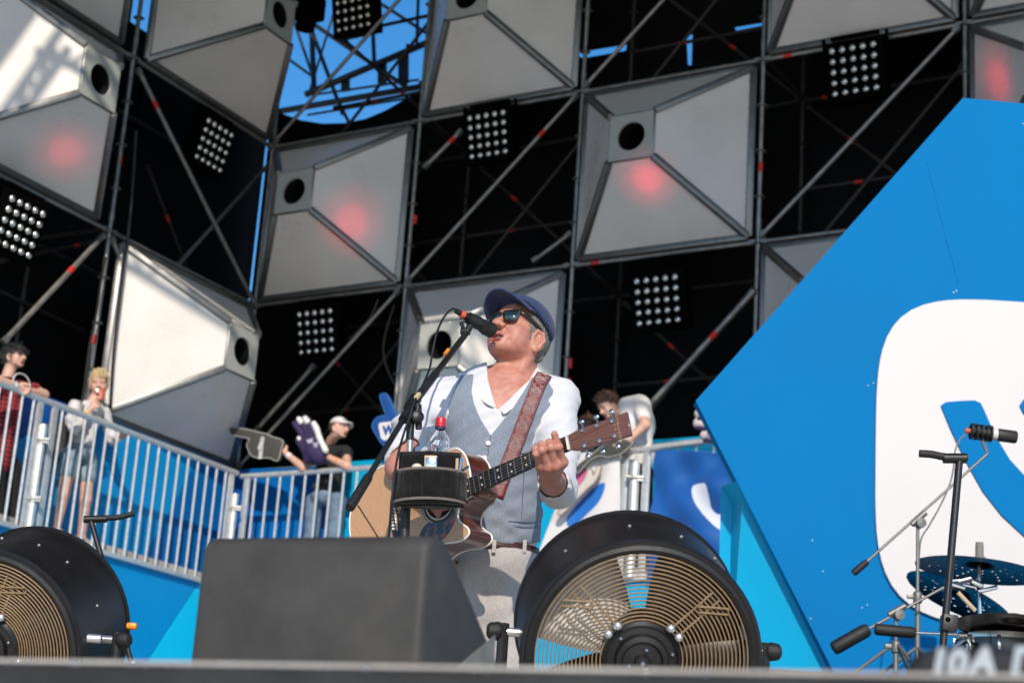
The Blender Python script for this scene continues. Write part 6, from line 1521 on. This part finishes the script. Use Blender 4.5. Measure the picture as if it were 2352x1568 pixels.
# ------------------------------------------------------------------ foam hands
def foam(name, label, px, d, fn, M, edgeM, thick=.05, nrm_=None):
    P = smooth_poly(px, 4); t = thing(name, label, 'foam hand', fn(*px[0], d), None, 'foam hands held up on the balcony')
    pts = [fn(x, y, d) for x, y in P]; n = nrm_ or nC
    b = MB(); b.prism(pts, n * thick); b.build('foam_body', M, t, bevel=.012, seg=2)
    b = MB(); b.tube([p + n * (thick - .004) for p in pts] + [pts[0] + n * (thick - .004)], .0075, 6, False); b.build('edge_line', edgeM, t, fixn=False)
    return t, lambda x, y: fn(x, y, d) + n * (thick + .003)
z7 = lambda x, y: (514.5 + x * .2579, 882 + y * .2579)
DGREY = mat('dark grey foam', (.055, .055, .05), .85, 0, .15, 20); PALE = mat('pale foam edge', (.32, .31, .28), .85); WPRINT = mat('white foam print', (.68, .66, .66), .8)
t, on = foam('foam_hand', 'dark grey foam hand pointing left beside the person in the white cap', [z7(*p) for p in ((72, 412), (98, 393), (170, 402), (260, 418), (340, 440), (400, 452), (460, 480), (545, 512), (530, 600), (500, 688), (430, 665), (350, 662), (290, 655), (255, 625), (240, 590), (228, 548), (240, 515), (252, 494), (180, 478), (95, 458))], .06, QC, DGREY, PALE)
xd = (on(*z7(362, 540)) - on(*z7(350, 640))); text_mb('RECORD', .062, on(*z7(360, 575)), xd, nC.cross(xd), .002, bold=.003).build('lettering', WPRINT, t, fixn=False)
b = MB(); sx = [z7(*p) for p in ((318, 585), (340, 560), (336, 528), (348, 556), (362, 566), (344, 572), (336, 600), (332, 574))]; b.prism([on(*p) for p in sx], nC * .003); b.build('star_print', WPRINT, t, fixn=False)
VIO = mat('violet glove foam', (.030, .018, .075), .8, 0, .15, 12)
t = thing('foam_glove', 'big violet and white goalkeeper glove with fest lettering beside the white cap', 'foam hand', QC(735, 1035, .08), None, 'foam hands held up on the balcony')
gl = SDF(); palm = [z7(*p) for p in ((700, 480), (780, 600))]
def z7p(x, y, d): return QC(*z7(x, y), d)
gl.box(z7p(775, 545, .10), (.13, .05, .17), Matrix((dC, -nC, V(0, 0, 1))).transposed() @ Matrix.Rotation(rad(-28), 3, 'Y'), .045, .03)
for a, c, r in (((725, 480), (632, 352), .042), ((765, 460), (683, 322), .043), ((800, 460), (745, 312), .043), ((850, 490), (812, 362), .040), ((720, 580), (662, 505), .042)): gl.cone(z7p(*a, .10), z7p(*c, .12), r, r * .85, .01)
gl.cone(z7p(800, 590, .09), z7p(850, 640, .07), .10, .095, .03)
gl.mesh([min(z7p(600, 300, .1)[i], z7p(950, 700, .1)[i]) - .2 for i in range(3)], [max(z7p(600, 300, .1)[i], z7p(950, 700, .1)[i]) + .2 for i in range(3)], .011).build('glove_body', VIO, t, fixn=False, sharp=180)
gw = SDF()
for a, c, r in (((690, 340), (668, 312), .035), ((745, 335), (725, 306), .038), ((825, 400), (800, 352), .036), ((850, 480), (826, 400), .034), ((905, 590), (850, 480), .034), ((680, 490), (668, 482), .03)): gw.cone(z7p(*a, .13), z7p(*c, .135), r, r * .9, .01)
gw.mesh([min(z7p(600, 280, .1)[i], z7p(950, 700, .1)[i]) - .2 for i in range(3)], [max(z7p(600, 280, .1)[i], z7p(950, 700, .1)[i]) + .2 for i in range(3)], .011).build('white_padding', WPRINT, t, fixn=False, sharp=180)
for s_, x, y in (('VK', 768, 508), ('FEST', 795, 552)):
    xd = dC + V(0, 0, .18); o_ = z7p(x, y, .165); text_mb(s_, .062, o_, xd, nC.cross(xd.normalized()), .004, bold=.004).build('lettering', mat('pale violet print', (.5, .5, .62), .7), t, fixn=False)
z5 = lambda x, y: (551.2 + x * .4101, 551.2 + y * .4101)
DBL = mat('blue foam', (.003, .06, .27), .8, 0, .1, 10)
t, on = foam('foam_hand', 'blue foam hand pointing up behind the sleeve of the singer', [z5(*p) for p in ((798, 880), (815, 866), (838, 874), (862, 920), (880, 960), (905, 1020), (960, 1080), (960, 1180), (880, 1190), (815, 1150), (780, 1100), (755, 1050), (770, 1010), (800, 992), (830, 985), (815, 940))], .03, QC, DBL, mat('light blue edge', (.02, .14, .42), .8))
b = MB(); b.prism([on(*z5(*p)) for p in ((800, 1030), (880, 1020), (895, 1035), (905, 1100), (890, 1118), (820, 1128), (805, 1112), (792, 1045))], nC * .003); b.build('white_square', WPRINT, t, fixn=False)
xd = on(*z5(880, 1060)) - on(*z5(810, 1072)); text_mb('W', .13, on(*z5(848, 1072)) + nC * .004, xd, nC.cross(xd.normalized()), .002, bold=.008).build('letter', DBL, t, fixn=False)
z6 = lambda x, y: (1267.9 + x * .4453, 514.5 + y * .4453)
t, on = foam('foam_hand', 'dark grey foam hand with a pale rim held down behind the guitar headstock', [z6(*p) for p in ((130, 1270), (150, 1240), (230, 1180), (300, 1120), (360, 1110), (420, 1130), (400, 1160), (360, 1190), (300, 1205), (250, 1200), (200, 1225), (145, 1285))], .10, QC, DGREY, PALE, .04)
t, on = foam('foam_hand', 'cream foam hand pointing down beside the pink and blue banner', [z6(*p) for p in ((240, 1260), (262, 1250), (250, 1300), (225, 1340), (200, 1360), (130, 1430), (60, 1500), (40, 1490), (90, 1420), (150, 1350), (180, 1310), (195, 1270), (215, 1268), (222, 1300))], .14, QC, mat('cream foam', (.56, .50, .46), .85, 0, .06, 10), mat('brown foam line', (.28, .22, .19), .85), .04)
t = thing('foam_glove', 'pale glove fingertips poking out from behind the left corner of the blue board', 'foam hand', QC(1618, 985, .05), None, 'foam hands held up on the balcony')
gl = SDF()
for p in ((1607, 950), (1604, 972), (1620, 1000)): gl.cone(QC(*p, .06), QC(p[0] + 36, p[1] + 4, .04), .052, .05, .02)
gl.box(QC(1660, 975, .03), (.14, .07, .17), None, .05, .03)
gl.mesh([min(QC(1560, 910, .05)[i], QC(1720, 1040, .05)[i]) - .2 for i in range(3)], [max(QC(1560, 910, .05)[i], QC(1720, 1040, .05)[i]) + .2 for i in range(3)], .012).build('glove_body', mat('pale mauve foam', (.56, .48, .50), .85, 0, .05, 10), t, fixn=False, sharp=180)
b = MB()
for p in ((1607, 950), (1604, 972), (1620, 1000)): b.tube([QC(p[0] - 4, p[1] + 10, .10), QC(p[0] + 30, p[1] + 13, .09)], .02, 8)
b.build('violet_line', VIO, t, fixn=False)
